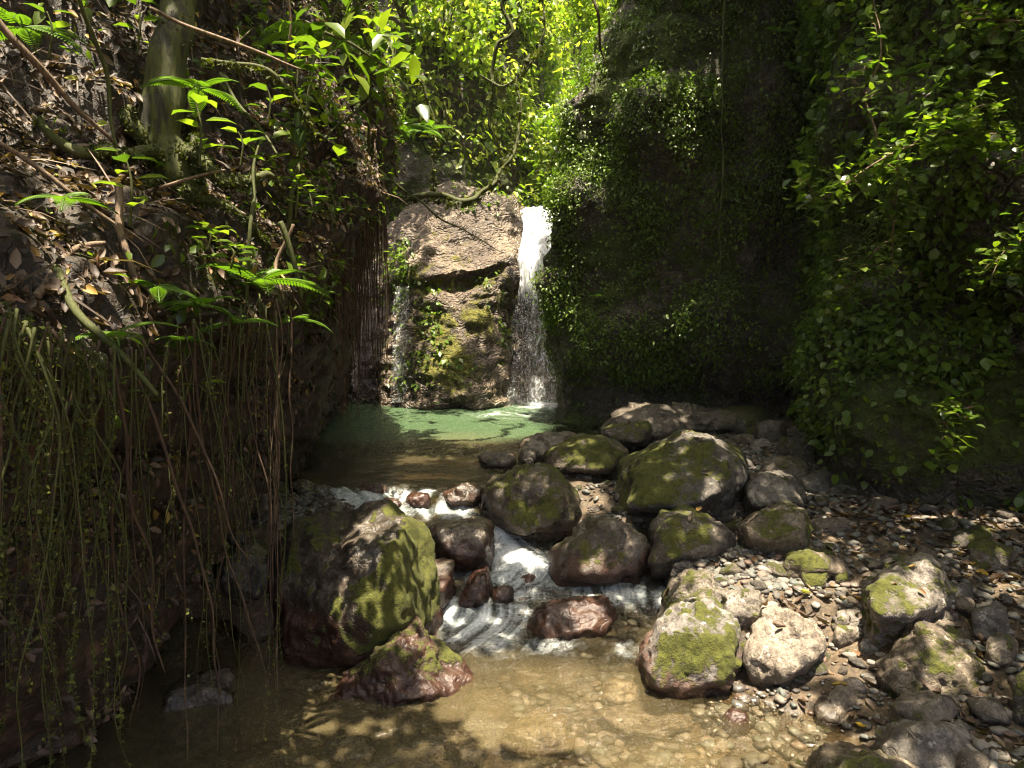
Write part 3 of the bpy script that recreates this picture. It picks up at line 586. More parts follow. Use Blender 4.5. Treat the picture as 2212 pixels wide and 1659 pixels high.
def on_ground(c, r, y0):
    for y in np.arange(2.6, 10, .03):
        q = P(c, r, y)
        if q[2] <= float(ground_z(q[0], q[1])): return y
    return y0
def B(label, c0, r0, c1, r1, y, t=None, **kw):
    """rounded boulder given the box it fills in the view"""
    rg = random.Random(int(c0 * 7 + r0)); n_ = 9; poly = []
    for i in range(n_):
        a = 2 * math.pi * (i + rg.uniform(-.3, .3)) / n_; ex = .8
        cx, sx = math.cos(a), math.sin(a)
        poly.append(((c0 + c1) / 2 + (c1 - c0) / 2 * math.copysign(abs(cx) ** ex, cx) * rg.uniform(.9, 1.05), (r0 + r1) / 2 + (r1 - r0) / 2 * math.copysign(abs(sx) ** ex, sx) * rg.uniform(.9, 1.05)))
    if c0 > 1400 and r0 > 880 and r1 < 1600: y = on_ground((c0 + c1) / 2, r1 - 6, y) + (c1 - c0) * S / F * y * .3
    if t is None: t = (c1 - c0) * S / F * y * .42
    kw.setdefault('sub', 5 if c1 - c0 > 75 else 4)
    return boulder(label, poly, y, t, **kw)

boulder('huge boulder with a mossy right face and reddish dark left face, below the hanging roots', [(835, 1085), (890, 1118), (945, 1190), (932, 1240), (872, 1312), (790, 1372), (715, 1424), (650, 1432), (606, 1400), (585, 1200), (640, 1135), (760, 1098)], 5.1, .55,
        moss=1.1, mdir=(1, -.3, .12), red=.8, wet=.85, p=18, sub=6, front=[(800, 1190, -.5), (770, 1390, -.45), (700, 1380, -.5), (690, 1230, -.35)], sink=.1, amp=.035, tilt=.35)
boulder('pointed reddish boulder with a mossy ridge, standing in the brown pool', [(682, 1505), (700, 1482), (770, 1420), (880, 1312), (925, 1355), (965, 1410), (1003, 1455), (985, 1495), (880, 1512), (700, 1522)], 4.55, .36,
        moss=.62, mdir=(.1, -.2, 1), red=1.0, wet=.75, p=16, sub=6, front=[(900, 1360, -.15), (840, 1490, -.3)], sink=.35, amp=.06)
boulder('dark glistening boulder with water running over it in midstream', [(915, 1142), (950, 1124), (1040, 1113), (1062, 1132), (1059, 1190), (1012, 1216), (962, 1192)], 6.0, .28, moss=0, red=.7, wet=1, p=12, sink=.2, amp=.04)
boulder('black cracked boulder with a mossy right shoulder at the foot of the pool', [(1047, 1045), (1060, 1020), (1120, 1003), (1192, 1010), (1240, 1060), (1243, 1112), (1200, 1130), (1140, 1148), (1062, 1102), (1045, 1080)], 6.6, .38, moss=.55, mdir=(.6, -.2, .8), wet=.7, p=18, sink=.15, amp=.05, red=.15)
boulder('grey topped boulder with a dark red wet side at the stream edge', [(1305, 1106), (1255, 1148), (1200, 1186), (1196, 1215), (1262, 1236), (1395, 1226), (1406, 1180), (1372, 1132)], 5.95, .4, moss=.22, red=.6, wet=.45, p=16, sink=.2, front=[(1300, 1160, -.2)])
boulder('rounded green mossy boulder between the gravel and the largest boulder', [(1408, 1135), (1430, 1102), (1470, 1089), (1520, 1108), (1580, 1150), (1572, 1185), (1500, 1202), (1412, 1192)], 5.85, .38, moss=.6, p=14, wet=.15)
boulder('largest boulder, mossy and strewn with leaves, in front of the cliff', [(1302, 1045), (1318, 1005), (1400, 950), (1480, 924), (1542, 930), (1592, 962), (1617, 1008), (1580, 1062), (1480, 1100), (1350, 1092), (1310, 1072)], 7.0, .75, moss=.62, mdir=(-.2, -.3, 1), p=10, wet=.1, sub=6, amp=.04, tilt=.35)
boulder('low dark boulder with a moss cap at the pool edge', [(1163, 992), (1200, 965), (1250, 942), (1320, 944), (1354, 962), (1350, 992), (1300, 1016), (1200, 1012)], 7.8, .45, moss=.7, wet=.2, p=12)
boulder('smooth black boulder furthest into the pool on the right', [(1124, 975), (1135, 948), (1180, 930), (1240, 938), (1242, 975), (1180, 986), (1130, 985)], 8.5, .4, moss=0, wet=.55, p=12)
boulder('flat mossy block lying behind the moss capped boulders', [(1305, 925), (1340, 914), (1396, 908), (1402, 930), (1396, 948), (1320, 945)], 8.9, .35, moss=.7, wet=.2, p=16)
B('small flat dark green stone alone in the shallow of the pool', 1033, 975, 1110, 1006, 7.95, moss=.35, wet=.4, p=16)
B('grey stone wedged at the pool edge beside the smooth black boulder', 1124, 965, 1160, 1000, 7.95, moss=0, wet=.3)
B('tiny pale brown stone leaning on the grey pool edge stone', 1133, 986, 1152, 1002, 7.75, moss=0, wet=.3, mat='pale')
B('brown rounded boulder right below the largest boulder', 1530, 1074, 1612, 1127, 6.0, moss=.15, p=12)
boulder('wide boulder, bare brown at the left and mossy at the right', [(1594, 1135), (1640, 1100), (1700, 1086), (1745, 1098), (1755, 1130), (1740, 1152), (1660, 1162), (1600, 1158)], 5.75, .36, moss=.65, mdir=(.6, 0, .8), p=13)
boulder('pale grey slanting boulder beside the largest boulder', [(1608, 1045), (1640, 1016), (1690, 1020), (1736, 1050), (1740, 1082), (1680, 1090), (1620, 1080)], 6.5, .35, moss=.25, mdir=(.8, 0, .6), p=13)
boulder('small mossy peaked boulder in sun at the stream edge', [(1424, 1335), (1442, 1290), (1470, 1244), (1500, 1216), (1522, 1220), (1562, 1292), (1552, 1318), (1470, 1340)], 5.2, .3, moss=.62, mdir=(-.2, -.2, 1), mat='pale', red=.2, p=14, sink=.2)
B('white and moss spotted block against the sunlit gravel', 1523, 1262, 1568, 1302, 5.1, moss=.25, mat='pale', p=20)
B('dark grey smooth boulder behind the small peaked one', 1440, 1200, 1520, 1262, 5.55, moss=.1, wet=.35)
boulder('sunlit white boulder with a thick bright moss patch in the stream', [(1372, 1432), (1381, 1390), (1430, 1335), (1500, 1304), (1562, 1302), (1602, 1325), (1609, 1380), (1600, 1450), (1562, 1510), (1540, 1519), (1400, 1492), (1375, 1462)], 4.65, .42, moss=.66, mdir=(.45, -.75, .35), mat='pale', red=.55, wet=.05, p=13, sub=6, sink=.25, front=[(1560, 1340, -.2)])
boulder('flat topped pale boulder holding brown leaves, beside the bright mossy one', [(1607, 1335), (1640, 1290), (1702, 1292), (1790, 1320), (1805, 1352), (1796, 1392), (1742, 1440), (1690, 1462), (1622, 1432), (1605, 1400)], 4.7, .42, moss=.3, mdir=(.3, -.8, .3), mat='pale', p=16, sub=6, sink=.12, front=[(1640, 1385, -.38), (1760, 1380, -.36)], red=.15)
B('pale grey low rock behind the flat topped boulder', 1556, 1268, 1668, 1335, 5.0, moss=.1, mat='pale', p=14)
B('pale stone with moss edge right of the flat topped boulder', 1800, 1305, 1872, 1352, 4.75, moss=.3, mat='pale')
B('angular pale stone bridging the dark hollow', 1802, 1336, 1864, 1402, 4.55, moss=.3, mat='pale', p=16)
B('grey square stone at the right end of the hollow', 1856, 1372, 1910, 1420, 4.45, moss=.15, mat='pale', p=16)
boulder('large round mossy boulder in half sun on the gravel bar', [(1855, 1262), (1880, 1230), (1945, 1208), (2000, 1204), (2040, 1228), (2046, 1270), (2020, 1300), (1960, 1342), (1890, 1338), (1862, 1310)], 4.8, .42, moss=.5, mdir=(-.3, -.3, 1), p=12, sub=6, mat='pale')
boulder('broad grey boulder dotted with brown leaves at the lower right', [(1894, 1412), (1930, 1372), (1982, 1334), (2030, 1340), (2100, 1385), (2170, 1440), (2186, 1482), (2150, 1522), (2080, 1542), (2000, 1522), (1930, 1472)], 4.3, .36, moss=.42, mdir=(0, -.9, .1), p=12, sub=6)
B('grey wrinkled boulder below the broad leaf dotted one', 1925, 1494, 2082, 1566, 3.62, moss=.25, p=12)
B('grey wet slab half under the brown shallow water', 1754, 1500, 1876, 1575, 3.95, moss=0, wet=.3, p=14, sink=.2)
boulder('big bare grey boulder in the bottom right corner', [(1902, 1590), (1930, 1560), (2000, 1550), (2080, 1560), (2140, 1600), (2260, 1680), (2200, 1760), (2000, 1740), (1930, 1660)], 3.6, .4, moss=.08, p=12, sub=6)
boulder('green spotted boulder cut by the bottom edge of the photo', [(1750, 1650), (1790, 1620), (1860, 1605), (1940, 1615), (2000, 1650), (2030, 1720), (1900, 1800), (1760, 1750)], 3.45, .32, moss=.5, p=14, sub=6)
B('dark mossy boulder at the right edge of the photo', 2178, 1420, 2330, 1570, 3.95, moss=.6)
B('rounded grey boulder right of the mossy gravel bar boulder', 2100, 1298, 2182, 1388, 4.5, moss=.2)
B('long pale stone lying aslant behind the broad leaf dotted boulder', 2010, 1312, 2092, 1362, 4.6, moss=.1, p=10)
B('round grey stone touching the large mossy gravel bar boulder', 1962, 1302, 2012, 1342, 4.62, moss=.2)
B('ribbed grey boulder behind the rounded grey one', 2035, 1255, 2112, 1318, 4.9, moss=.12)
B('small mossy topped stone between two grey boulders', 1988, 1282, 2046, 1320, 4.78, moss=.5)
B('grey rock tucked at the right edge behind the roundest boulder', 2130, 1360, 2200, 1440, 4.35, moss=.25)
B('log shaped brown stone by the shallow water', 1782, 1472, 1872, 1536, 4.1, moss=.05, mat='boulder', p=10, wet=.2)
B('pinkish angular stone beside the log shaped one', 1826, 1464, 1872, 1505, 4.4, moss=0, mat='pale', p=18)
B('dark brown stone standing out of the tan shallows', 1560, 1520, 1628, 1585, 4.1, moss=0, red=.7, wet=.7, sink=.2)
B('little wet round pebble stone near the foot of the white boulder', 1648, 1508, 1682, 1530, 4.4, moss=0, wet=.5, mat='pale')
B('flat mossy slab sunk in the gravel', 1680, 1184, 1822, 1240, 5.3, t=.3, moss=.75, p=14)
B('mossy cube shaped stone in the middle of the gravel bar', 1730, 1224, 1792, 1272, 5.05, moss=.75, p=22)
B('bright green mossy little stone beside the mossy cube', 1800, 1228, 1842, 1264, 5.05, moss=.95, p=16)
B('mossy stone behind the large gravel bar boulder', 1890, 1190, 1990, 1240, 5.3, moss=.6)
B('low mossy mound of rock at the right edge of the bar', 2078, 1164, 2200, 1235, 5.3, moss=.75, p=10)
B('second mossy hump behind the low mound', 2050, 1140, 2160, 1180, 5.7, moss=.65, p=10)
B('flat grey slab among the leaves of the bar', 1970, 1190, 2070, 1230, 5.4, moss=.1)
B('grey oval stone among the leaves below the right cliff', 1878, 1072, 1942, 1106, 6.1, moss=.05)
B('grey flat stone left of the oval one', 1745, 1110, 1850, 1150, 5.85, moss=.1)
B('brown blocky rock at the base of the buttress', 1732, 1015, 1800, 1062, 6.6, moss=.2)
B('shiny dark block in the niche of the cliff', 1750, 900, 1812, 950, 8.4, moss=0, wet=.8, p=20)
B('black square block left of the shiny one in the niche', 1632, 905, 1700, 962, 8.4, moss=.1, wet=.3, p=18)
B('mossy block at the back of the niche', 1590, 885, 1650, 945, 8.9, moss=.5, p=14)
B('olive grey egg shaped stone under the niche', 1618, 948, 1672, 980, 7.6, moss=.15, mat='pale')
B('long mossy rock in the niche debris', 1490, 885, 1570, 925, 9.0, moss=.5)
B('upright mossy stone among the niche debris', 1680, 940, 1715, 990, 7.7, moss=.5)
B('wide dark stone among the niche debris', 1700, 955, 1760, 1000, 7.5, moss=.35)
B('mossy speckled slab beside the pale slanting boulder', 1640, 985, 1760, 1040, 6.95, moss=.45)
boulder('layered ledge of dark rock along the foot of the right cliff', [(1285, 915), (1300, 885), (1380, 868), (1500, 872), (1640, 878), (1700, 900), (1690, 920), (1500, 930), (1300, 932)], 9.55, .5, moss=.45, p=14, amp=.09, name='rock_ledge', cat='rock ledge')
boulder('wet red brown slab with water parting round it in midstream', [(1145, 1335), (1180, 1300), (1240, 1290), (1310, 1290), (1326, 1330), (1300, 1352), (1200, 1364), (1150, 1352)], 5.25, .3, moss=0, red=.8, wet=.9, p=14, sink=.2)
boulder('dark red tilted stone left of midstream', [(988, 1296), (1000, 1272), (1030, 1232), (1060, 1230), (1066, 1255), (1040, 1290), (1000, 1303)], 5.5, .18, moss=0, red=1, wet=.9, p=14)
B('small red stone right of the tilted one', 1062, 1262, 1112, 1304, 5.45, moss=0, red=1, wet=1)
B('tiny dark stone in the white water', 1120, 1238, 1160, 1262, 5.75, moss=0, red=.6, wet=1)
B('submerged dark rock behind the midstream slab', 1110, 1275, 1190, 1312, 5.5, moss=0, red=.3, wet=1, sink=.2)
boulder('smooth brown boulder tucked under the huge mossy boulder', [(880, 1292), (890, 1240), (930, 1195), (965, 1190), (980, 1215), (955, 1265), (900, 1300)], 5.45, .28, moss=0, red=.8, wet=.6, p=12)
B('small red stone against the foot of the brown boulder', 955, 1255, 985, 1286, 5.5, moss=0, red=1, wet=.9)
B('orange wet stone at the left of the cascade lip', 768, 1044, 846, 1072, 7.05, moss=0, red=.9, wet=.9, mat='pale')
B('orange stone in the foam of the cascade lip', 820, 1072, 866, 1098, 6.7, moss=0, red=.9, wet=1, mat='pale')
B('red stone with water pouring over it at the lip', 880, 1062, 930, 1092, 6.75, moss=0, red=.9, wet=1)
B('dark overhung slab at the right of the cascade lip', 955, 1044, 1046, 1084, 6.9, moss=0, red=.5, wet=1)
B('narrow red stone against the black cracked boulder', 1040, 1060, 1056, 1088, 6.5, moss=0, red=1, wet=.9)
B('low black stone at the left shore of the pool', 615, 1036, 712, 1078, 7.0, moss=0, wet=.7)
B('grey cobble in the shadow left of the lip', 690, 1085, 742, 1125, 6.3, moss=0, wet=.5, red=.3)
B('upright dark rock under the left bank', 545, 1040, 580, 1120, 5.9, moss=0, wet=.4)
B('blue grey wet stone below the left overhang', 490, 1130, 540, 1180, 5.5, moss=0, wet=.6)
B('rounded dark boulder left of the huge mossy one', 470, 1175, 600, 1300, 5.2, moss=0, wet=.5)
B('flat dark stone between root tips and the pool', 640, 1110, 720, 1150, 6.1, moss=0, wet=.8)
B('small dark stone on the wet left shore', 575, 1075, 640, 1105, 6.4, moss=0, wet=.8)
B('black boulder deep in the hollow under the left bank', 330, 1430, 520, 1600, 4.3, moss=0, wet=.3)
B('dark wet boulder just behind the brown pool on the left', 540, 1400, 700, 1520, 4.9, moss=0, wet=.6)
# stones lying under water in the near pool
SUB = 'submerged stones of the near pool'
for lab, a in [('pale sunken stone in the middle of the near pool', (1120, 1418, 1270, 1480, 4.75)), ('large pale sunken stone below the middle one', (1090, 1505, 1265, 1585, 4.2)), ('wide tan sunken slab right of centre', (1290, 1500, 1510, 1600, 4.1)),
               ('rusty sunken stone beside the white boulder foot', (1290, 1470, 1400, 1510, 4.5)), ('yellow sunken stone at the left of the near pool', (715, 1550, 805, 1608, 4.0)), ('olive sunken stone at the bottom left of the near pool', (830, 1600, 960, 1680, 3.8)),
               ('tan sunken boulder by the right shallows', (1490, 1580, 1620, 1650, 3.9)), ('tan sunken stone touching the wet slab', (1600, 1560, 1720, 1630, 4.0)), ('small tan sunken stone near the dark brown stone', (1640, 1530, 1700, 1570, 4.25)), ('sunken flat stone in the right shallows', (1690, 1590, 1790, 1650, 3.85)), ('sunken brown stone under the bottom edge', (1380, 1640, 1480, 1690, 3.75)), ('sunken rounded stone left of centre', (960, 1540, 1050, 1590, 4.15))]:
    o = B(lab, a[0], a[1], a[2], a[3], a[4], moss=0, wet=.2, mat='sand', cat='stone', name='sunken_stone', p=9, wl=None) if False else None
    cz = (a[0] + a[2]) / 2; rz = (a[1] + a[3]) / 2; q = PZ(cz, rz, -.80); hw = (a[2] - a[0]) * S / F * q[1] / 2
    D, Fc = ICO[4]; sd_ = cz * .37
    V = D * (1 + .45 * fbm(D * 1.2 + sd_, 3, 2) - .25 * np.abs(fbm(D * 2.2 + sd_, 3, 12)) + .05 * fbm(D * 7 + sd_, 2, 2))[:, None] * [hw * 1.1, hw * .8, .11 + .06 * hw]
    q[2] = max(float(gz(q[0], q[1])) + .03, -.95); q[2] = min(q[2], -.87)
    put_rock(V, Fc, q, 'sunken_stone', lab, 'stone', M['sand'], 0, (0, 0, 1), 0, .1, SUB)

# ------------------------------------------------------------------ cobbles and gravel on the bar
shore = []
def bar_mask(x, y):
    p = np.stack([x, y, gz(x, y)], -1); c, r, _ = proj(p); wz = np.where(y > 3.9, water_z(x, y), -.65)
    inb = (p[:, 2] > wz - np.where(c < 1440, -.01, .12)) & ~((c > 1750) & (r < 900)) & (x > -.3) & (y < 9.3) & (y > 2.4)
    left = (c < 760) & (c > 430) & (r > 1040) & (r < 1300) & (y > 4.5) & (p[:, 2] > wz - .1)
    return inb | left, p, c, r
def pts_bar(n):
    x = RNG.uniform(-3, 5.2, n); y = RNG.uniform(2.4, 9.3, n); m_, p, c, r = bar_mask(x, y)
    return p[m_], c[m_], r[m_]
stones = [ICO[3][0] * (1 + .28 * fbm(ICO[3][0] * 1.2 + 9 * k, 3, k))[:, None] * [1, .8, .55] for k in range(8)]
st_me = []
for k, V in enumerate(stones):
    for q, rn in enumerate((.1, .3, .45, .62, .8)):
        mo = np.clip(.55 * (V[:, 2] > .1) * (q in (1, 3)) + .3 * fbm(V * 2 + k, 2, 3), 0, 1)
        me = mesh('cobble', V * .5, ICO[3][1], {'moss': mo, 'red': np.zeros(len(V)), 'wet': np.full(len(V), .1)}); me.materials.append(M['pale'] if q % 2 else M['boulder']); st_me.append(me)
p, c, r = pts_bar(30000); dn = .35 + .65 * (fbm(p * .9, 2, 8) > .0); ok = (RNG.random(len(p)) < dn); p, c, r = p[ok], c[ok], r[ok]
inv_ = (c > 430) & (c < 2260) & (r < 1680)
p, c, r = p[inv_], c[inv_], r[inv_]
placed = []
CZ = [('under the niche of the cliff', lambda c, r: r < 1080, 'cobbles under the cliff'), ('on the dark left shore', lambda c, r: c < 800, 'cobbles on the left shore'), ('on the upper gravel bar', lambda c, r: r < 1290, 'cobbles on the gravel bar'), ('among the boulders at the lower right', lambda c, r: True, 'cobbles at the lower right')]
for q, cc, rr in zip(p, c, r):
    if len(placed) >= 270: break
    sz = .08 + .19 * random.random() ** 2.4
    if any((q[0] - a) ** 2 + (q[1] - b) ** 2 < (sz * .55 + s_ * .55) ** 2 for a, b, s_ in placed): continue
    placed.append((q[0], q[1], sz)); me = random.choice(st_me); o = bpy.data.objects.new('cobble', me); COL.objects.link(o)
    o.location = (q[0], q[1], q[2] + sz * .12); o.scale = (sz, sz * random.uniform(.8, 1.1), sz * random.uniform(.8, 1.15)); o.rotation_euler = (random.uniform(-.3, .3), random.uniform(-.3, .3), random.uniform(0, 6.28))
    z_ = next(z for z in CZ if z[1](cc, rr)); tag(o, 'small rounded cobble lying ' + z_[0], 'cobble', z_[2])
p, c, r = pts_bar(110000)
lit = np.maximum(blobs(c, r, [(1620, 1230, 220, 70, 1), (1560, 1200, 120, 40, .8), (1680, 1270, 160, 40, 1), (1620, 1530, 80, 40, .8), (650, 1110, 120, 60, .5), (1500, 1060, 100, 60, .6), (1700, 1000, 160, 120, .6), (2000, 1400, 220, 160, .22)]), .16)
ok = RNG.random(len(p)) < lit; p = p[ok][:10500]
Vs, Fs, Rs, Ws, off = [], [], [], [], 0
for k in range(4):
    q = p[k::4]; n_ = len(q); tv = ICO[2][0] * (1 + .3 * fbm(ICO[2][0] * 1.3 + 5 * k, 2, k))[:, None] * [.5, .38, .25]
    V, Fc, rn = scat((tv, ICO[2][1]), q + [0, 0, .008], unit(RNG.normal(size=(n_, 3)) * [1, 1, .25]), np.tile([0, 0, 1.], (n_, 1)) + .2 * rdir(n_), .026 + .085 * RNG.random(n_) ** 3)
    wz = np.where(V[:, 1] > 3.9, water_z(V[:, 0], V[:, 1]), -.65)
    Vs.append(V); Fs.append(Fc + off); Rs.append(rn); Ws.append(1 - sstep(.0, .05, V[:, 2] - wz)); off += len(V)
# pebbles on the bed of the near pool
x = RNG.uniform(-1.6, 1.9, 9000); y = RNG.uniform(2.6, 6.2, 9000); q = np.stack([x, y, gz(x, y)], -1); q = q[(q[:, 2] < -.68) & (x + .35 * y > 1.6)][:1500]; n_ = len(q)
V, Fc, rn = scat((ICO[2][0] * (1 + .3 * fbm(ICO[2][0] * 1.3 + 55, 2, 6))[:, None] * [.5, .4, .25], ICO[2][1]), q, unit(RNG.normal(size=(n_, 3)) * [1, 1, .2]), np.tile([0, 0, 1.], (n_, 1)) + .2 * rdir(n_), .03 + .13 * RNG.random(n_) ** 2.5)
Vs.append(V); Fs.append(Fc + off); Rs.append(rn); Ws.append(np.full(len(V), .3)); off += len(V)
tag(obj('gravel', mesh('gravel', np.vstack(Vs), np.vstack(Fs), {'rnd': np.concatenate(Rs), 'wet': np.concatenate(Ws)}), M['pebble']), 'small grey and green river pebbles covering the bar', 'gravel', kind='stuff')
# litter on the bar and on the boulders
def litter(pos, nrm, size, nm, lab, mat='dry', templ=DRY, kind='stuff'):
    n_ = len(pos); ax = unit(np.cross(nrm, rdir(n_)) + .25 * rdir(n_)); V, Fc, rn = scat(templ, pos + nrm * .012, ax, nrm + .45 * rdir(n_), size)
    return tag(obj(nm, mesh(nm, V, Fc, {'rnd': rn}), M[mat]), lab, 'leaf litter', kind=kind)
p, c, r = pts_bar(40000)
dl = np.maximum(blobs(c, r, [(1950, 1120, 260, 40, .8), (2150, 1250, 140, 120, .6), (2120, 1590, 120, 60, .6), (1750, 1300, 200, 60, .25), (2000, 1300, 200, 80, .3), (1700, 1010, 90, 60, .3), (1650, 1500, 60, 30, .3), (1500, 1230, 60, 40, .3)]), .05)
wz = np.where(p[:, 1] > 3.9, water_z(p[:, 0], p[:, 1]), -.65)
ok = (RNG.random(len(p)) < dl) & (p[:, 2] > wz + .01); p = p[ok][:3600]
litter(p, np.tile([0, 0, 1.], (len(p), 1)) + .15 * rdir(len(p)), .05 + .06 * RNG.random(len(p)), 'leaf_litter', 'brown fallen leaves lying between the stones of the bar')
bl_V, bl_N = [], []
for o in list(COL.objects):
    if o.name.startswith('boulder') and o.type == 'MESH':
        n_ = len(o.data.vertices); a = np.empty(n_ * 3, np.float32); o.data.vertices.foreach_get('co', a); b = np.empty(n_ * 3, np.float32); o.data.vertices.foreach_get('normal', b)
        bl_V.append(a.reshape(-1, 3) + np.array(o.location)); bl_N.append(b.reshape(-1, 3))
bl_V = np.vstack(bl_V); bl_N = np.vstack(bl_N); c, r, _ = proj(bl_V)
ok = (bl_N[:, 2] > .55) & (RNG.random(len(bl_V)) < np.maximum(blobs(c, r, [(2040, 1430, 90, 60, .012), (1700, 1330, 35, 25, .03), (1480, 950, 90, 25, .010), (1480, 1130, 60, 30, .008)]), .0012)) & (c > 1180)
p = bl_V[ok]; litter(p, bl_N[ok].astype(float), .04 + .06 * RNG.random(len(p)), 'scattered_leaves', 'fallen brown and yellow leaves resting on the boulders')

# ------------------------------------------------------------------ helpers for plants on a surface
def sample(name, n, dens):
    Gd, Nn, C, R = SURF[name]; i = RNG.uniform(0, Gd.shape[0] - 1.001, n * 9); j = RNG.uniform(0, Gd.shape[1] - 1.001, n * 9)
    ii, jj = i.astype(int), j.astype(int); fi = (i - ii)[:, None]; fj = (j - jj)[:, None]
    p = Gd[ii, jj] * (1 - fi) * (1 - fj) + Gd[ii + 1, jj] * fi * (1 - fj) + Gd[ii, jj + 1] * (1 - fi) * fj + Gd[ii + 1, jj + 1] * fi * fj
    nn = Nn[ii, jj]; c, r = C[ii, jj], R[ii, jj]
    ar = np.linalg.norm(np.cross(Gd[ii + 1, jj] - Gd[ii, jj], Gd[ii, jj + 1] - Gd[ii, jj]), axis=1); ar = ar / np.percentile(ar, 80)
    d = dens(c, r, p, nn) * np.clip(ar, 0, 1.2); ok = RNG.random(len(d)) < d
    return p[ok][:n], nn[ok][:n], c[ok][:n], r[ok][:n]
def foliage(name, mesh_label, cat, surf, n, dens, size, off, mat, templ=LEAF, droop=.5, group=3, spread=.07, kind='stuff', nm=None):
    p, nn, c, r = sample(surf, n, dens); m_ = len(p)
    p = np.repeat(p, group, 0); nn = np.repeat(nn, group, 0); k = len(p)
    p = p + nn * (off * RNG.random(k) ** 1.5)[:, None] + RNG.normal(size=(k, 3)) * spread * .5
    ax = unit(nn * .5 + rdir(k) * .8 + np.array([0, 0, -droop])); nr = unit(nn * .45 + [0, 0, .8] + .45 * rdir(k))
    sc = size * (.55 + .8 * RNG.random(k)) * (np.repeat(.7 + .6 * RNG.random(m_), group))
    V, Fc, rn = scat(templ, p, ax, nr, sc, np.clip(np.repeat(RNG.random(m_), group) * .7 + .3 * RNG.random(k), 0, 1))
    o = obj(name, mesh(name, V, Fc, {'rnd': rn}), M[mat]); tag(o, mesh_label, cat, kind=kind); return o
inview = lambda c, r: (c > -150) & (c < 2400) & (r > -700) & (r < 1200)
# right cliff cover
def d_ivyA(c, r, p, nn):
    pat = .08 + .92 * sstep(-.45, .25, fbm(p * 1.6, 4, 33)); return inview(c, r) * np.clip(pat * (1 - .95 * blobs(c, r, BARE)) * np.where(c < 1770, 1, .25) * np.where(r > 820, .1, 1), 0, 1) * .9
foliage('cliff_creepers', 'small creeping leaves covering the cliff right of the waterfall', 'creeper', 'right_cliff', 42000, d_ivyA, .046, .12, 'ivy', LEAF, .7, 3, .09)
def d_ivyB(c, r, p, nn):
    pat = .08 + .92 * sstep(-.1, .45, fbm(p * 1.7, 3, 35)); return inview(c, r) * (c > 1760) * np.clip(pat * (1 - .8 * blobs(c, r, BARE)) * np.where(r > 1020, .25, 1), 0, 1)
foliage('buttress_creepers', 'round leaved creepers hanging in tufts on the near right cliff', 'creeper', 'right_cliff', 14000, d_ivyB, .085, .16, 'ivy', ROUND, .5, 3, .13)
# moss fuzz and dry stuff on cliffs
foliage('cliff_moss', 'fine hanging moss and tiny ferns on the dark cliff', 'moss', 'right_cliff', 16000, lambda c, r, p, nn: inview(c, r) * sstep(-.3, .3, fbm(p * 1.1 + 4, 3, 91)) * (1 - .8 * blobs(c, r, BARE)) * np.where(r > 900, .3, 1), .032, .05, 'mossbit', CARD, .9, 3, .05)
# left bank litter
slope_n = lambda nn: sstep(.1, .45, nn[:, 2])
p, nn, c, r = sample('left_bank', 60000, lambda c, r, p, nn: slope_n(nn) * (c > -200) * (c < 900) * (r > -300) * (.75 + .25 * (fbm(p * 2, 2, 6) > -.15)))
litter(p + nn * (.03 * RNG.random(len(p)))[:, None], nn, .02 + .06 * RNG.random(len(p)) ** 1.8, 'bank_leaf_litter', 'deep brown leaf litter covering the left bank')
p, nn, c, r = sample('left_bank', 6000, lambda c, r, p, nn: slope_n(nn) * (c > -200) * (c < 900) * (r > -500) * (.3 + .7 * (fbm(p * 2.4, 2, 16) > 0)))
m_ = len(p); V, Fc, rn = scat((np.array([[-.012, 0, 0], [.012, 0, 0], [.02, .5, .06], [-.004, .5, .06], [.0, 1, -.04]]), np.array([[0, 1, 2], [0, 2, 3], [3, 2, 4]])), p + nn * .02, unit(np.cross(nn, rdir(m_)) + nn * .25 + [0, 0, -.25]), nn + .3 * rdir(m_), .10 + .28 * RNG.random(m_) ** 2)
tag(obj('dead_grass', mesh('dead_grass', V, Fc, {'rnd': np.clip(rn, .3, .9)}), M['dry']), 'fine dead stems and rootlets strewn over the left bank', 'dead grass', kind='stuff')
foliage('bank_moss', 'bright moss tufts on the edge of the left bank', 'moss', 'left_bank', 9000, lambda c, r, p, nn: (c > -100) * np.clip(blobs(c, r, [(490, 600, 120, 60, 1), (600, 520, 60, 110, .9), (650, 640, 60, 40, .7), (250, 690, 90, 40, .5), (330, 110, 70, 60, .3), (760, 300, 80, 160, .5), (520, 440, 80, 50, .6)]), 0, 1), .03, .05, 'mossbit', CARD, .2, 3, .04)
foliage('bank_herbs', 'small green herbs sprouting from the left bank', 'herb', 'left_bank', 4200, lambda c, r, p, nn: (c > -100) * (r > -500) * np.clip(blobs(c, r, [(520, 520, 170, 120, .6), (650, 300, 130, 220, .8), (300, 100, 200, 120, .3), (780, 120, 90, 260, 1), (200, 480, 200, 160, .12), (600, 60, 140, 120, .8), (640, 600, 80, 60, .7), (350, 720, 120, 50, .4)]) * (fbm(p * 3, 2, 2) > -.2), 0, 1), .06, .14, 'bush', LEAF, .1, 4, .07)
foliage('overhang_moss', 'dark moss on the rock under the left bank edge', 'moss', 'left_bank', 5000, lambda c, r, p, nn: (c > -100) * (c < 560) * (nn[:, 2] < .15) * (fbm(p * 3, 2, 21) > 0) * .35, .028, .04, 'mossbit', CARD, 1, 3, .04)
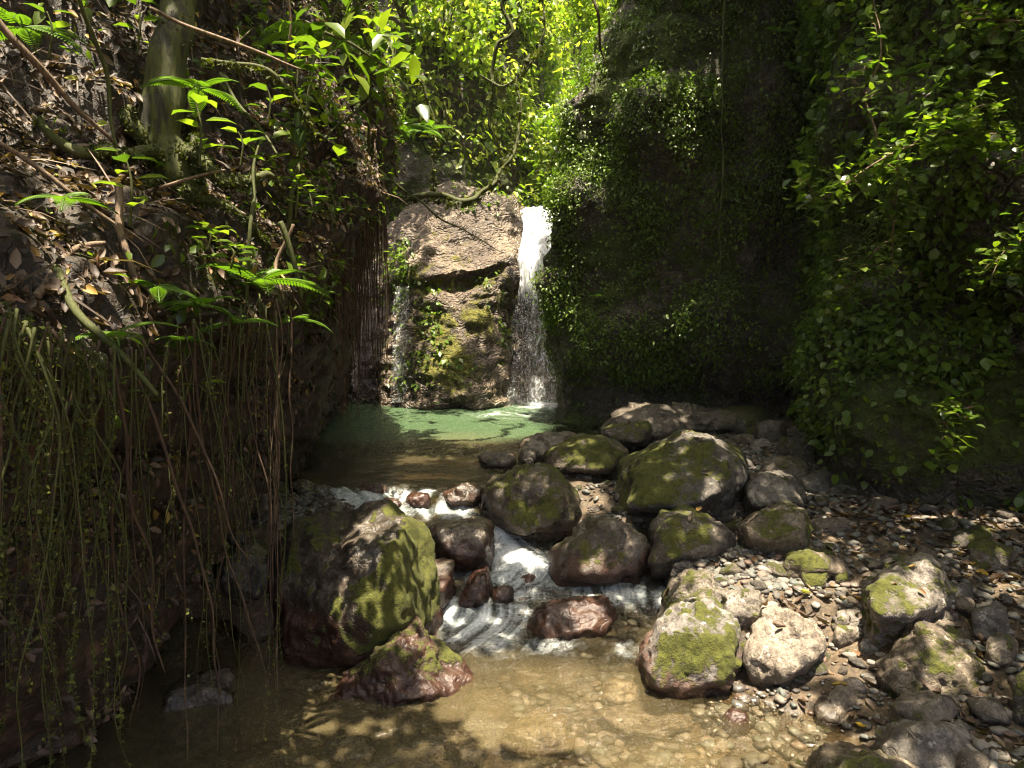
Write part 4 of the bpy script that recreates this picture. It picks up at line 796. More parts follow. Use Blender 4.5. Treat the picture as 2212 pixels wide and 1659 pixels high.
# waterfall rock and gorge wall plants
foliage('rock_face_plants', 'green ferns and moss clinging to the waterfall rock face', 'moss', 'waterfall_rock', 2200, lambda c, r, p, nn: np.clip(blobs(c, r, [(860, 600, 30, 60, 1), (930, 700, 26, 60, .6), (1000, 612, 110, 9, .6), (900, 780, 40, 40, .4), (1080, 690, 12, 60, .5), (900, 830, 60, 10, .3), (1000, 440, 60, 16, .4), (960, 800, 50, 40, .25)]), 0, 1), .09, .08, 'ivy', CARD, .7, 3, .08)
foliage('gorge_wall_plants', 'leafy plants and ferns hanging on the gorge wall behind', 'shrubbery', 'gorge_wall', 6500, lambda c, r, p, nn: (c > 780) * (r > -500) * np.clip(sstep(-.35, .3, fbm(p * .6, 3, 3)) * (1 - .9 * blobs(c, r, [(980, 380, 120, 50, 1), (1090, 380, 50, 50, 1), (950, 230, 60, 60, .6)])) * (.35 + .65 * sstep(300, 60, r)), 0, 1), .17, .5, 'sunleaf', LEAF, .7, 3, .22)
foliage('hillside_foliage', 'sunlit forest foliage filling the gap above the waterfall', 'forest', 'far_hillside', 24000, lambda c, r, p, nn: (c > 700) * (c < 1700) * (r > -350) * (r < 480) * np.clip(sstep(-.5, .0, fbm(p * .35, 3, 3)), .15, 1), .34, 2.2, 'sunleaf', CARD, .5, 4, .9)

# ------------------------------------------------------------------ trees beyond the fall
def crown(n, ctr, rad, size, templ=CARD, clumps=22, hollow=.35):
    cc = unit(RNG.normal(size=(clumps, 3))) * (hollow + (1 - hollow) * RNG.random((clumps, 1))) * rad + ctr
    k = RNG.integers(0, clumps, n); cr = .22 + .25 * RNG.random(clumps)
    p = cc[k] + RNG.normal(size=(n, 3)) * (np.asarray(rad) * cr[k][:, None]) * .6
    return scat(templ, p, unit(rdir(n) + [0, 0, -.5]), unit([0, 0, 1.] + .7 * rdir(n)), size * (.6 + .7 * RNG.random(n)), np.clip(RNG.random(clumps)[k] * .65 + .35 * RNG.random(n), 0, 1))
def tree(label, base, top, r0, crad, n, size, seed=0, lean=None):
    base = np.array(base); top = np.array(top); t = thing('tree', label, 'tree', base, 'trees beyond the waterfall')
    mid = (base + top) / 2 + np.array([random.uniform(-.3, .3), random.uniform(-.2, .2), 0])
    parts = [tube(np.array([base, mid, top]) - base, [r0, r0 * .75, r0 * .35], 8, 24, .12, seed)]
    for k in range(6):
        a = base + (top - base) * random.uniform(.45, .95); d = np.array([random.uniform(-1, 1) * crad[0], random.uniform(-1, .6) * crad[1], random.uniform(.1, .9) * crad[2]])
        parts.append(tube(np.array([a, a + d * .5 + [0, 0, .1], a + d]) - base, [r0 * .4, r0 * .25, r0 * .08], 6, 14, .1, seed + k))
    V, Fc = join(parts); obj('trunk', mesh('trunk', V, Fc), M['bark'], t)
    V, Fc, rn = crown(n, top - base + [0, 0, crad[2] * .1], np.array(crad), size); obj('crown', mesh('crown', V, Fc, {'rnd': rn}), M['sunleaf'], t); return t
tree('slender tree with yellow green leaves left of the bright gap', P(980, 330, 16.2), P(960, 40, 16.4), .08, (1.5, 1.2, 1.3), 2600, .16, 1)
tree('leaning tree high on the left gorge wall', P(860, 200, 14.6), P(900, -60, 14.2), .10, (1.5, 1.2, 1.2), 2600, .16, 2)
tree('bright sunlit tree in the middle of the gap', P(1150, 330, 19), P(1160, 80, 19.5), .07, (1.6, 1.2, 1.6), 2200, .17, 3)
tree('small sunlit tree just above the waterfall', P(1190, 420, 17.5), P(1180, 300, 17.8), .06, (.9, .8, .8), 1700, .13, 4)
tree('tall pale tree at the top of the gap', P(1250, 300, 24), P(1240, 20, 25), .10, (2.2, 1.8, 2.4), 2600, .22, 5)
tree('dark leaved tree beside the cliff top at the right of the gap', P(1330, 250, 15.5), P(1290, 40, 15.5), .07, (1.0, .9, 1.1), 1500, .16, 6)
tree('bushy tree on the left rim of the gorge', P(700, 60, 10.5), P(690, -140, 10.3), .09, (1.2, 1.1, .9), 2200, .13, 7)

# ------------------------------------------------------------------ mossy branches and lianas in the middle
def moss_tufts(pts, rad, n, size, mat='mossbit'):
    pts = crom(pts, 120); k = RNG.integers(0, 120, n); q = pts[k] + rdir(n) * rad
    return scat(CARD, q, unit(rdir(n) + [0, 0, -.8]), rdir(n), size * (.5 + RNG.random(n)))
def branch(name, label, cat, pts, rad, mat='bark', tuft=0, tsize=.03, leaves=None, group=None, wob=.04, seed=1, trad=None):
    pts = np.array(pts); t = thing(name, label, cat, pts[0], group); V, Fc = tube(pts - pts[0], rad, 7, max(30, len(pts) * 12), wob, seed)
    obj('stem', mesh('stem', V, Fc), M[mat], t)
    if tuft:
        V, Fc, rn = moss_tufts(pts - pts[0], trad or max(rad) * 1.1, tuft, tsize); obj('moss', mesh('moss', V, Fc, {'rnd': rn}), M['mossbit'], t)
    if leaves: 
        n_, sz, tp, spread, mt = leaves; pc = crom(pts - pts[0], 60); k = RNG.integers(6, 60, n_); q = pc[k] + RNG.normal(size=(n_, 3)) * spread
        V, Fc, rn = scat(tp, q, unit(rdir(n_) + [0, -.2, -.25]), unit([0, -.25, 1.] + .5 * rdir(n_)), sz * (.6 + .7 * RNG.random(n_))); obj('foliage', mesh('foliage', V, Fc, {'rnd': rn}), M[mt], t)
    return t
branch('mossy_branch', 'thick mossy branch sweeping from the root curtain up through the gap', 'branch', [P(822, 418, 8.4), P(870, 430, 8.5), P(930, 426, 8.6), P(985, 438, 8.7), P(1030, 425, 8.8), P(1075, 385, 8.9), P(1105, 335, 9.0), P(1122, 250, 9.2), P(1118, 170, 9.3), P(1145, 120, 9.4), P(1168, 100, 9.5), P(1172, -60, 9.6)], [.045, .042, .038, .038, .032, .028, .022, .018, .016, .015, .014, .012], 'mossroot', 900, .05, None, wob=.08)
branch('mossy_branch', 'thinner dark branch curving down left of the sweeping mossy one', 'branch', [P(1085, -60, 10), P(1098, 60, 10), P(1075, 150, 10), P(1058, 230, 10.1), P(1072, 300, 10.1), P(1090, 350, 10.2)], [.03, .028, .026, .025, .02, .012], 'mossroot', 250, .04, wob=.1, seed=4)
branch('mossy_branch', 'side branch linking the two mossy branches near the top', 'branch', [P(1040, 165, 9.9), P(1080, 185, 9.9), P(1120, 170, 9.7), P(1150, 130, 9.6)], [.012, .018, .016, .012], 'mossroot', 120, .035, seed=6)
branch('mossy_branch', 'long bare twig slanting down across the rock face', 'branch', [P(790, 380, 7), P(860, 400, 7.1), P(950, 470, 7.2), P(1010, 500, 7.3), P(1090, 545, 7.5)], [.012, .012, .010, .007, .003], 'mossroot', 40, .02, (14, .05, NARROW, .03, 'bush'), seed=8)
branch('mossy_branch', 'pale twig slanting from the bank toward the fern clump', 'branch', [P(690, 300, 5.0), P(760, 250, 5.2), P(850, 190, 5.4)], [.008, .007, .004], 'mossroot', 60, .02, (12, .10, LEAF, .03, 'bush'), seed=9)
branch('mossy_branch', 'mossy vine bough hanging with tufts at the left wall', 'branch', [P(900, 150, 10), P(935, 260, 10), P(940, 340, 10), P(935, 410, 10)], [.02, .018, .012, .008], 'mossroot', 200, .06, seed=10)
branch('liana', 'straight thin liana hanging down the whole right cliff', 'liana', [P(1565, -300, 8.7), P(1566, 0, 8.7), P(1562, 200, 8.7), P(1560, 400, 8.75), P(1553, 620, 8.8), P(1550, 700, 8.9)], [.012, .012, .011, .010, .008, .003], 'mossroot', 80, .02, wob=.03)
branch('liana', 'short dark liana hanging beside the top of the right cliff', 'liana', [P(1270, -60, 9.6), P(1290, 30, 9.6), P(1300, 100, 9.7), P(1312, 145, 9.8)], [.02, .018, .015, .008], 'root', 40, .03)
branch('sapling', 'pale curving vine with yellow moss in front of the fern clump', 'sapling', [P(625, -60, 3.9), P(630, 60, 3.9), P(622, 130, 3.95), P(642, 210, 4.0), P(660, 290, 4.1)], [.008, .007, .006, .006, .003], 'twig', 0, .02, (10, .09, LEAF, .05, 'bush'), wob=.02)
branch('sapling', 'slender mossy stem rising with glossy leaves right of the tree', 'sapling', [P(615, 520, 4.1), P(640, 360, 4.2), P(670, 180, 4.3), P(720, 20, 4.5), P(740, -80, 4.6)], [.014, .014, .012, .010, .008], 'mossroot', 160, .02, (60, .12, LEAF, .12, 'bush'), wob=.05, seed=3)
branch('mossy_branch', 'moss bearded branch arching over the bank edge', 'branch', [P(440, 130, 3.7), P(560, 150, 3.8), P(610, 180, 3.85), P(655, 240, 3.9), P(680, 300, 4.0)], [.010, .012, .016, .014, .005], 'mossroot', 420, .028, None, wob=.04, seed=5)
branch('sapling', 'lit leafy shoot reaching over the gap at the top left', 'sapling', [P(700, 60, 3.8), P(760, 90, 3.9), P(820, 130, 4.0), P(860, 150, 4.1)], [.008, .008, .006, .003], 'mossroot', 20, .02, (46, .13, LEAF, .11, 'bush'), wob=.02, seed=11)
branch('sapling', 'leafy shoot leaning into the upper left of the gap', 'sapling', [P(760, -60, 5.0), P(790, 60, 5.1), P(800, 200, 5.2), P(810, 330, 5.4)], [.02, .018, .014, .008], 'mossroot', 120, .03, (60, .11, LEAF, .16, 'bush'), wob=.08, seed=12)

# ------------------------------------------------------------------ the tree on the left bank
tb = P(372, 410, 3.75)
lt = thing('leaning_tree', 'mossy barked tree with spreading roots on the left bank', 'tree', tb)
V, Fc = tube(np.array([P(372, 440, 3.8), P(372, 380, 3.75), P(358, 300, 3.75), P(352, 220, 3.78), P(368, 120, 3.85), P(392, 0, 3.95), P(412, -250, 4.1), P(430, -600, 4.5), P(440, -1000, 5.0)]) - tb, [.14, .12, .105, .105, .092, .085, .08, .075, .05], 20, 90, .05, 2)
V = V * 1.0 + (unit(V - V.mean(0)) * (.01 * fbm(V * 6, 3, 2))[:, None]); obj('trunk', mesh('trunk', V, Fc), M['bark'], lt)
tree_pts = [V[::3]]
for pts, rr in [([(355, 300, 3.72), (300, 265, 3.68), (250, 215, 3.75), (215, 185, 3.85), (150, 160, 3.85), (60, 130, 3.8)], [.07, .06, .055, .05, .035, .02]),
                ([(345, 330, 3.65), (290, 345, 3.45), (210, 350, 3.2), (120, 300, 3.15), (60, 260, 3.2)], [.06, .05, .045, .04, .02]),
                ([(385, 300, 3.7), (420, 330, 3.65), (480, 380, 3.6), (530, 400, 3.65), (600, 430, 3.9)], [.07, .055, .05, .04, .015]),
                ([(390, 250, 3.85), (410, 280, 3.9), (425, 320, 3.8), (440, 370, 3.7)], [.05, .04, .03, .02]),
                ([(330, 380, 3.5), (290, 430, 3.3), (270, 500, 3.15), (280, 560, 3.05)], [.05, .035, .025, .012]),
                ([(395, 390, 3.6), (430, 440, 3.5), (500, 460, 3.5), (560, 520, 3.6)], [.05, .03, .025, .01])]:
    V, Fc = tube(np.array([P(*q) for q in pts]) - tb, np.array(rr) * .58, 12, 60, .09, len(pts)); V = V + .008 * np.stack([fbm(V * 9 + k, 2, k) for k in range(3)], -1); tree_pts.append(V); obj('root', mesh('root', V, Fc), M['mossroot'] if rr[0] > .055 else M['bark'], lt)
tp = np.vstack(tree_pts); tp = tp[fbm(tp * 5, 2, 9) > -.15]; tp = tp[RNG.integers(0, len(tp), 9000)] + rdir(9000) * .012
V, Fc, rn = scat(CARD, tp, unit(rdir(9000) + [0, 0, -.3]), rdir(9000), .012 + .014 * RNG.random(9000)); obj('moss', mesh('moss', V, Fc, {'rnd': rn * .7}), M['mossbit'], lt)
V, Fc, rn = crown(2200, P(440, -1000, 5.0) - tb + np.array([-.9, -.3, .2]), np.array([1.5, 1.3, .8]), .16); obj('crown', mesh('crown', V, Fc, {'rnd': rn}), M['canopy'], lt)

# ------------------------------------------------------------------ ferns, broad leaved plants, twigs on the bank
def frond(L, n_p, wid, droop):
    t = np.linspace(0, 1, 16); spine = np.stack([np.zeros(16), L * t, L * (.35 * t - droop * t ** 2)], -1)
    s = np.linspace(.12, .98, n_p); q = np.stack([np.interp(s, t, spine[:, k]) for k in range(3)], -1)
    ws = wid * np.sin(np.pi * np.clip(s, .05, 1) ** .75) + .01; out = []
    for sg in (-1, 1):
        ax = np.tile(unit([sg * 1.0, .45, -.12]), (n_p, 1)); V, Fc, _ = scat((LEAF[0] * [.55, 1, .6], LEAF[1]), q, ax, np.tile([0, -.2, 1.], (n_p, 1)), ws); out.append((V, Fc))
    out.append(tube(spine, [.003] * 16, 4)); return join(out)
FR = {}
def fern(loc, L, n, label, face=None, tiltz=0, group='ferns on the left bank', droop=.55):
    t = thing('fern', label, 'fern', loc, group); k0 = (round(L, 2), droop)
    if k0 not in FR:
        V, Fc = frond(L, 20, L * .2, droop); FR[k0] = mesh('frond', V, Fc, {'rnd': RNG.random(len(V)) * .2 + .4}); FR[k0].materials.append(M['fern'])
    for k in range(n):
        o = bpy.data.objects.new('frond', FR[k0]); COL.objects.link(o); o.parent = t
        a = (face if face is not None else 0) + ((k - (n - 1) / 2) * (.55 if face is not None else 6.28 / n)) + random.uniform(-.15, .15)
        o.rotation_euler = (random.uniform(-.25, .35), random.uniform(-.2, .2), a); s_ = random.uniform(.75, 1.1); o.scale = (s_, s_, s_)
FERN = [(560, 610, 3.45, .34, 7, 'arching fern at the lip of the bank above the brown curled leaf'), (250, 720, 2.45, .20, 5, 'fern drooping over the pale stone at the bank edge'), (400, 735, 2.8, .14, 5, 'small fern near the bank edge left of the dry curled leaf'), (430, 660, 3.0, .22, 6, 'light green fern on the mossy shelf of the bank'), (640, 690, 3.9, .20, 5, 'fern hanging under the sunlit bank corner'),
        (720, 100, 5.2, .36, 6, 'large dark fern near the top of the gap'), (650, 60, 4.6, .34, 6, 'fern cluster above the moss bearded branch'), (430, 190, 3.6, .26, 6, 'sunlit fern right of the tree trunk'), (880, 270, 9.0, .5, 7, 'wide dark fern hanging on the shaded wall'), (910, 285, 9.2, .45, 6, 'second shaded wall fern to the right'), (50, 60, 3.2, .28, 6, 'dim fern at the top left corner'), (140, 430, 2.7, .18, 5, 'small fern in the brown litter at the left'), (500, 700, 3.2, .2, 5, 'low fern on the shelf just right of the centre of the bank'), (340, 620, 2.8, .18, 5, 'tiny fern amid the litter below the tree')]
for c_, r_, y_, L, n_, lab in FERN: fern(P(c_, r_, y_ - .05), L, n_, lab)
for c_, r_, y_, L, lab in [(1245, 430, 10.3, .32, 'fern on the cliff nose level with the waterfall top'), (1290, 640, 9.9, .2, 'small fern low on the cliff nose'), (1240, 530, 10.4, .26, 'fern beside the bright waterfall'), (1680, 70, 8.9, .3, 'pale fern hanging high on the right cliff'), (1710, 150, 8.9, .3, 'long pale fern below the highest one'), (1960, 160, 5.9, .2, 'fern under the hanging roots at the top right')]:
    fern(P(c_, r_, y_), L, 4, lab, face=math.pi, group='ferns on the right cliff')
def herb(loc, h, nl, size, label, group=None, templ=LEAF, lean=(0, 0), mat='bush', whorl=False, name='leafy_plant', cat='plant'):
    t = thing(name, label, cat, loc, group); tip = np.array([lean[0], lean[1], h]); pts = np.array([[0, 0, 0], tip * .5 + [0.02, 0, .02], tip])
    V, Fc = tube(pts, [.006, .005, .002], 5, 14, .01, loc[0]); obj('stem', mesh('stem', V, Fc), M['mossroot'], t)
    s = np.linspace(.25, 1, nl); pc = crom(pts, 50)[(s * 49).astype(int)]; a = np.arange(nl) * 2.4 + loc[0] * 9
    ax = np.stack([np.cos(a), np.sin(a), np.full(nl, .15)], -1); V, Fc, rn = scat(templ, pc + ax * .02, ax, np.tile([0, -.15, 1.], (nl, 1)) + .25 * rdir(nl), size * (.7 + .5 * RNG.random(nl)))
    obj('foliage', mesh('foliage', V, Fc, {'rnd': rn}), M[mat], t); return t
HB = [(430, 340, 3.3, .3, 7, .13, 'young plant with long pointed leaves before the tree base'), (280, 470, 2.75, .28, 8, .12, 'upright plant with lance leaves left of the tree base'), (520, 340, 3.4, .16, 6, .12, 'low plant holding one big rounded green leaf'), (640, 200, 4.0, .3, 12, .12, 'bright cluster of glossy oval leaves beside the slender stem'), (690, 190, 4.1, .28, 12, .11, 'second glossy oval leaf cluster near the gap'), (580, 250, 3.8, .2, 7, .12, 'broad shiny leaves under the moss bearded branch'), (640, 450, 3.9, .22, 14, .07, 'white shining round leaves at the sunlit bank corner'), (670, 470, 3.95, .2, 12, .07, 'round leaved sprig just right of the white shining one'),
      (720, 470, 4.2, .2, 7, .09, 'dangling sprig of oval leaves in front of the root curtain'), (500, 560, 3.2, .1, 9, .10, 'spreading plant with star arranged leaves on the bank'), (450, 520, 3.1, .1, 8, .10, 'low lance leaved plant at the centre of the bank'), (250, 850, 2.3, .08, 5, .07, 'two rounded leaves hanging below the bank edge'), (50, 830, 2.05, .08, 5, .06, 'small pale round leaves at the far left'), (430, 850, 2.9, .08, 6, .09, 'bright star of leaves on a hanging root'), (300, 100, 3.8, .3, 7, .09, 'dim plant behind the mossy root'), (110, 110, 3.1, .2, 6, .09, 'green blade plant at the upper left'), (810, 100, 4.1, .2, 10, .12, 'backlit large leaves at the top of the gap edge'), (850, 130, 4.3, .2, 8, .12, 'backlit leaves reaching into the gap'), (690, 640, 4.3, .1, 6, .06, 'tiny leaf sprig under the sunlit bank corner'), (850, 560, 6.5, .2, 7, .09, 'green sprig hanging beside the waterfall rock')]
for c_, r_, y_, h, nl, sz, lab in HB: herb(P(c_, r_ + 20, y_), h, nl, sz, lab, 'leafy plants of the left bank')
# the leafy bush on the near right cliff, and other tufts
def spray_bush(label, pts, n, size, spread, mat='bush', templ=ROUND, name='hanging_bush', rad=.012):
    t = thing(name, label, 'bush', pts[0]); pts = np.array(pts) - pts[0]; parts = [tube(pts, np.linspace(rad, rad * .3, len(pts)), 5, 30, .05, 3)]; P2 = []
    for k in range(9):
        i = random.randint(2, 27); a = crom(pts, 30)[i]; d = np.array([random.uniform(-1, 1), random.uniform(-.6, .2), random.uniform(-.6, .35)]) * spread * 1.6; b = np.array([a, a + d * .5 + [0, 0, .06], a + d]); parts.append(tube(b, [rad * .4, rad * .3, rad * .12], 4, 10)); P2.append(crom(b, 20))
    V, Fc = join(parts); obj('stem', mesh('stem', V, Fc), M['twig'], t)
    P2 = np.vstack(P2 + [crom(pts, 40)]); k = RNG.integers(0, len(P2), n); q = P2[k] + RNG.normal(size=(n, 3)) * spread * .28
    V, Fc, rn = scat(templ, q, unit(rdir(n) * [1, 1, .4] + [0, -.2, -.2]), unit([0, -.15, 1.] + .35 * rdir(n)), size * (.65 + .6 * RNG.random(n))); obj('foliage', mesh('foliage', V, Fc, {'rnd': rn}), M[mat], t); return t
spray_bush('leafy bush with sun whitened leaves sprawling on the near right cliff', [P(2150, 300, 5.6), P(2050, 290, 5.4), P(1950, 320, 5.3), P(1840, 390, 5.3), P(1740, 440, 5.5)], 620, .085, .30)
spray_bush('vertical tuft of small shining leaves hanging below the sprawling bush', [P(1940, 350, 5.4), P(1935, 420, 5.4), P(1925, 500, 5.5), P(1925, 580, 5.6)], 300, .06, .16)
spray_bush('upright leafy stem climbing the cliff toward the top edge', [P(1900, 330, 5.7), P(1870, 230, 5.8), P(1890, 130, 5.9), P(1880, 30, 6.0), P(1890, -60, 6.1)], 170, .09, .18)
spray_bush('drooping leafy shoots over the dark gap of the buttress', [P(1900, 540, 5.8), P(1850, 600, 5.9), P(1810, 660, 6.1)], 260, .075, .2)
spray_bush('bright bunch of star leaved shoots low on the near right cliff', [P(2110, 890, 5.35), P(2040, 900, 5.3), P(2060, 950, 5.3), P(2050, 990, 5.35)], 120, .10, .13, templ=LEAF)
spray_bush('leafy tuft at the right edge above the middle of the cliff', [P(2260, 500, 5.2), P(2180, 540, 5.2), P(2120, 600, 5.3)], 220, .075, .25)
spray_bush('hanging roots and leaves at the top right corner of the cliff', [P(2240, 60, 5.3), P(2120, 40, 5.4), P(2040, 60, 5.6)], 140, .07, .2)
spray_bush('dangling dark leaves beside the top of the waterfall', [P(1210, 300, 10.9), P(1180, 380, 11.0), P(1170, 440, 11.0)], 120, .10, .2, templ=LEAF)
# dead sticks
RNG2 = random.Random(5)
STK = [((50, 590), (200, 300), (430, 600)), ((400, 560), (130, 590), (20, 540)), ((120, 60), (220, 270), (380, 330)), ((0, 40), (120, 190), (280, 330)), ((330, 30), (480, 80), (620, 130)), ((30, 370), (200, 500), (330, 560)), ((350, 480), (460, 330), (640, 270)), ((500, 620), (560, 560), (620, 480)), ((180, 620), (240, 650), (300, 560)), ((0, 640), (90, 700), (180, 800))]
for k, (a, b, c_) in enumerate([((0, 20, 2.9), (130, 190, 3.1), (250, 310, 3.3)), ((200, 0, 3.2), (235, 190, 3.3), (260, 330, 3.3)), ((300, 20, 3.5), (480, 90, 3.6), (640, 150, 3.7)), ((100, 600, 2.4), (200, 720, 2.3), (330, 850, 2.3)), ((260, 480, 2.9), (300, 400, 3.2), (480, 360, 3.3)), ((20, 560, 2.4), (180, 640, 2.5), (320, 700, 2.6)), ((270, 410, 2.9), (290, 560, 2.8), (315, 720, 2.7)), ((540, 720, 3.4), (550, 440, 3.5), (545, 310, 3.6)), ((620, 470, 3.7), (600, 560, 3.6), (610, 640, 3.5)), ((590, 480, 3.6), (630, 560, 3.6), (650, 640, 3.6)), ((0, 300, 2.7), (120, 380, 2.75), (300, 520, 2.85)), ((20, 450, 2.5), (130, 520, 2.55), (260, 560, 2.7)), ((70, 620, 2.3), (150, 560, 2.5), (230, 540, 2.6)), ((480, 180, 3.9), (540, 260, 3.8), (590, 330, 3.7))]):
    pts = np.array([P(*a), P(*b), P(*c_)]); V, Fc = tube(pts - pts[0], [.009, .010, .005] if k % 3 else [.016, .014, .008], 6, 26, .05, k)
    tag(obj('stick', mesh('stick', V, Fc), M['mossroot'] if k % 2 else M['twig'], loc=pts[0]), 'thin dead stick or vine lying over the leaf litter of the bank', 'stick', 'sticks on the left bank')
boulder('pale pinkish stone shaped like a boot in the bank edge', [(100, 690), (160, 680), (180, 720), (230, 770), (228, 808), (170, 805), (120, 760)], 2.45, .08, moss=0, mat='pale', p=14, sub=4, sink=.02)
B('dark mossy stone sitting in the litter below the tree', 280, 800 - 20, 320, 815, 2.5, moss=.4) if False else None

# ------------------------------------------------------------------ hanging roots
def hroot(c_, r0, r1, y, rad, mat, label, group, sway=20, moss=0, name='hanging_root', cat='root'):
    a = P(c_, r0, y); n = 7; s = np.linspace(0, 1, n); ce = c_ + random.uniform(-.9, 1.2) * sway * random.random() * 1.5; r1 = r0 + (r1 - r0) * random.choice([1, 1, .9, .75, .55]); b = P(ce, r1, y + .02)
    L = a[2] - b[2]; pts = a + (b - a) * s[:, None] + np.stack([np.cumsum(RNG.normal(size=n)) * .016 * (L + .3) * min(sway / 20, 1), RNG.normal(size=n) * .02, np.zeros(n)], -1) * (s[:, None] > 0)
    V, Fc = tube(pts - a, rad * (1 - .65 * s), 5, 26, .012, c_)
    if moss:
        o = thing(name, label, cat, a, group); obj('stem', mesh('stem', V, Fc), M[mat], o)
        V, Fc, rn = moss_tufts(pts - a, rad * 1.4, moss, .014); obj('moss', mesh('moss', V, Fc, {'rnd': rn}), M['mossbit'], o); return o
    return tag(obj(name, mesh(name, V, Fc), M[mat], loc=a), label, cat, group)
lipc = [(-50, 700, 1.95), (0, 705, 2.0), (230, 800, 2.3), (420, 720, 2.9), (610, 650, 3.65)]
def lip(c_): 
    a = [q[0] for q in lipc]; return np.interp(c_, a, [q[1] for q in lipc]), np.interp(c_, a, [q[2] for q in lipc])
for k in range(62):
    c_ = random.uniform(-40, 250); r0, y = lip(c_); hroot(c_, r0 - random.uniform(10, 60), random.uniform(1250, 1800), y - random.uniform(.0, .35), random.uniform(.0016, .0052), random.choice(['mossroot', 'mossroot', 'root']), 'moss covered root hanging in the dense curtain at the left edge', 'dense mossy roots at the left edge', 70, random.choice([0, 90, 160, 240]))
for k in range(40):
    c_ = random.uniform(250, 620); r0, y = lip(c_); hroot(c_, r0 - random.uniform(0, 40), random.uniform(1050, 1640), y - random.uniform(.02, .25), random.uniform(.0014, .0042), random.choice(['mossroot', 'root', 'mossroot']), 'thin root dangling before the dark overhang', 'thin roots before the overhang', 60, random.choice([0, 0, 40, 90]))
for k in range(5):
    c_ = RNG2.uniform(60, 420); r0, y = lip(c_); a = P(c_, r0 - 30, y - .1); b = P(c_ + RNG2.uniform(90, 230), r0 + RNG2.uniform(450, 800), y + .1); pts = np.array([a, a * .5 + b * .5 + [RNG2.uniform(-.05, .05), 0, .03], b])
    V, Fc = tube(pts - a, [.006, .0055, .003], 6, 30, .03, k); tag(obj('hanging_root', mesh('hanging_root', V, Fc), M['curtain'], loc=a), 'straight reddish stem slanting down through the hanging roots', 'root', 'slanting reddish stems')
for k in range(9):
    hroot(598 + random.uniform(-6, 8), 640 + random.uniform(0, 60), random.uniform(1250, 1545), 3.55 + random.uniform(-.03, .03), random.uniform(.003, .006), 'curtain' if k % 2 else 'twig', 'sunlit strand of the twisted root bunch above the huge boulder', 'twisted sunlit root bunch', 6, 0)
for c_, r0, r1, y in [(515, 700, 1620, 3.3), (530, 690, 1450, 3.35), (560, 690, 1560, 3.45), (230, 820, 1560, 2.4), (400, 760, 1640, 2.9), (620, 660, 1200, 3.7)]:
    hroot(c_, r0, r1, y, .007, 'root', 'thicker brown root dangling almost to the brown pool', 'thicker roots near the pool', 20, 20)
for k in range(95):
    c_ = 722 + 110 * random.random() ** .8; y = np.interp(c_, [730, 830], [5.6, 7.0]) + random.uniform(-.3, .3); r0 = np.interp(c_, [730, 830], [520, 400]) - random.uniform(0, 160)
    hroot(c_, r0, random.choice([random.uniform(700, 880), random.uniform(800, 960)]), y, random.uniform(.003, .009), random.choice(['curtain', 'curtain', 'root']), 'rusty root in the dense curtain left of the waterfall rock', 'rusty root curtain', 8, 0)
for c_, r1 in [(742, 1060), (748, 1010), (815, 1000), (820, 960), (760, 930), (752, 1090)]:
    hroot(c_, 850, r1, 5.9, .003, 'root', 'very thin root tip trailing over the green pool', 'root tips over the pool', 8)

# ------------------------------------------------------------------ unseen canopy added overhead for shade, its gaps shaped to place the sun patches
def q2(p):  # slide a point along the sun's rays to height 0
    p = np.asarray(p, float); return p[..., :2] - SUN[:2] / SUN[2] * p[..., 2:3]
HOLES = []
def hole(pt, rx, ry): q = q2(pt); HOLES.append((q[0], q[1], rx, ry))
for c_, r_, z, rx, ry in [(1690, 1265, -.25, .30, .10), (1620, 1262, -.25, .22, .10), (1560, 1290, -.2, .18, .12), (1500, 1250, -.2, .10, .12), (1450, 1340, .0, .22, .16), (1510, 1400, -.2, .16, .18), (1690, 1325, -.15, .28, .17), (1780, 1250, -.2, .2, .07), (1860, 1350, -.2, .12, .10),
                          (1200, 1440, -.65, .55, .2), (1150, 1530, -.65, .48, .26), (1400, 1560, -.65, .5, .34), (1650, 1580, -.65, .30, .20), (1330, 1470, -.65, .3, .14), (1640, 1500, -.6, .15, .06), (750, 1560, -.65, .12, .06), (980, 1480, -.65, .14, .12), (1500, 1620, -.65, .3, .12),
                          (800, 1075, -.05, .7, .25), (950, 1095, -.15, .3, .2), (1270, 1340, -.5, .10, .08), (1230, 1385, -.6, .16, .06), (1450, 1430, -.65, .08, .15),
                          (850, 915, 0, .9, .8), (1050, 930, 0, .7, .8), (860, 990, 0, .5, .18), (1150, 900, 0, .6, .8), (760, 1000, 0, .1, .1), (2160, 1140, 0, .3, .08), (1980, 1140, 0, .2, .05), (1900, 1240, .1, .16, .10), (2000, 1215, .1, .12, .06), (2030, 1330, -.1, .10, .05), (2100, 1420, -.2, .08, .06), (1150, 1120, 0, .14, .08)]:
    hole(PZ(c_, r_, z), rx, ry)
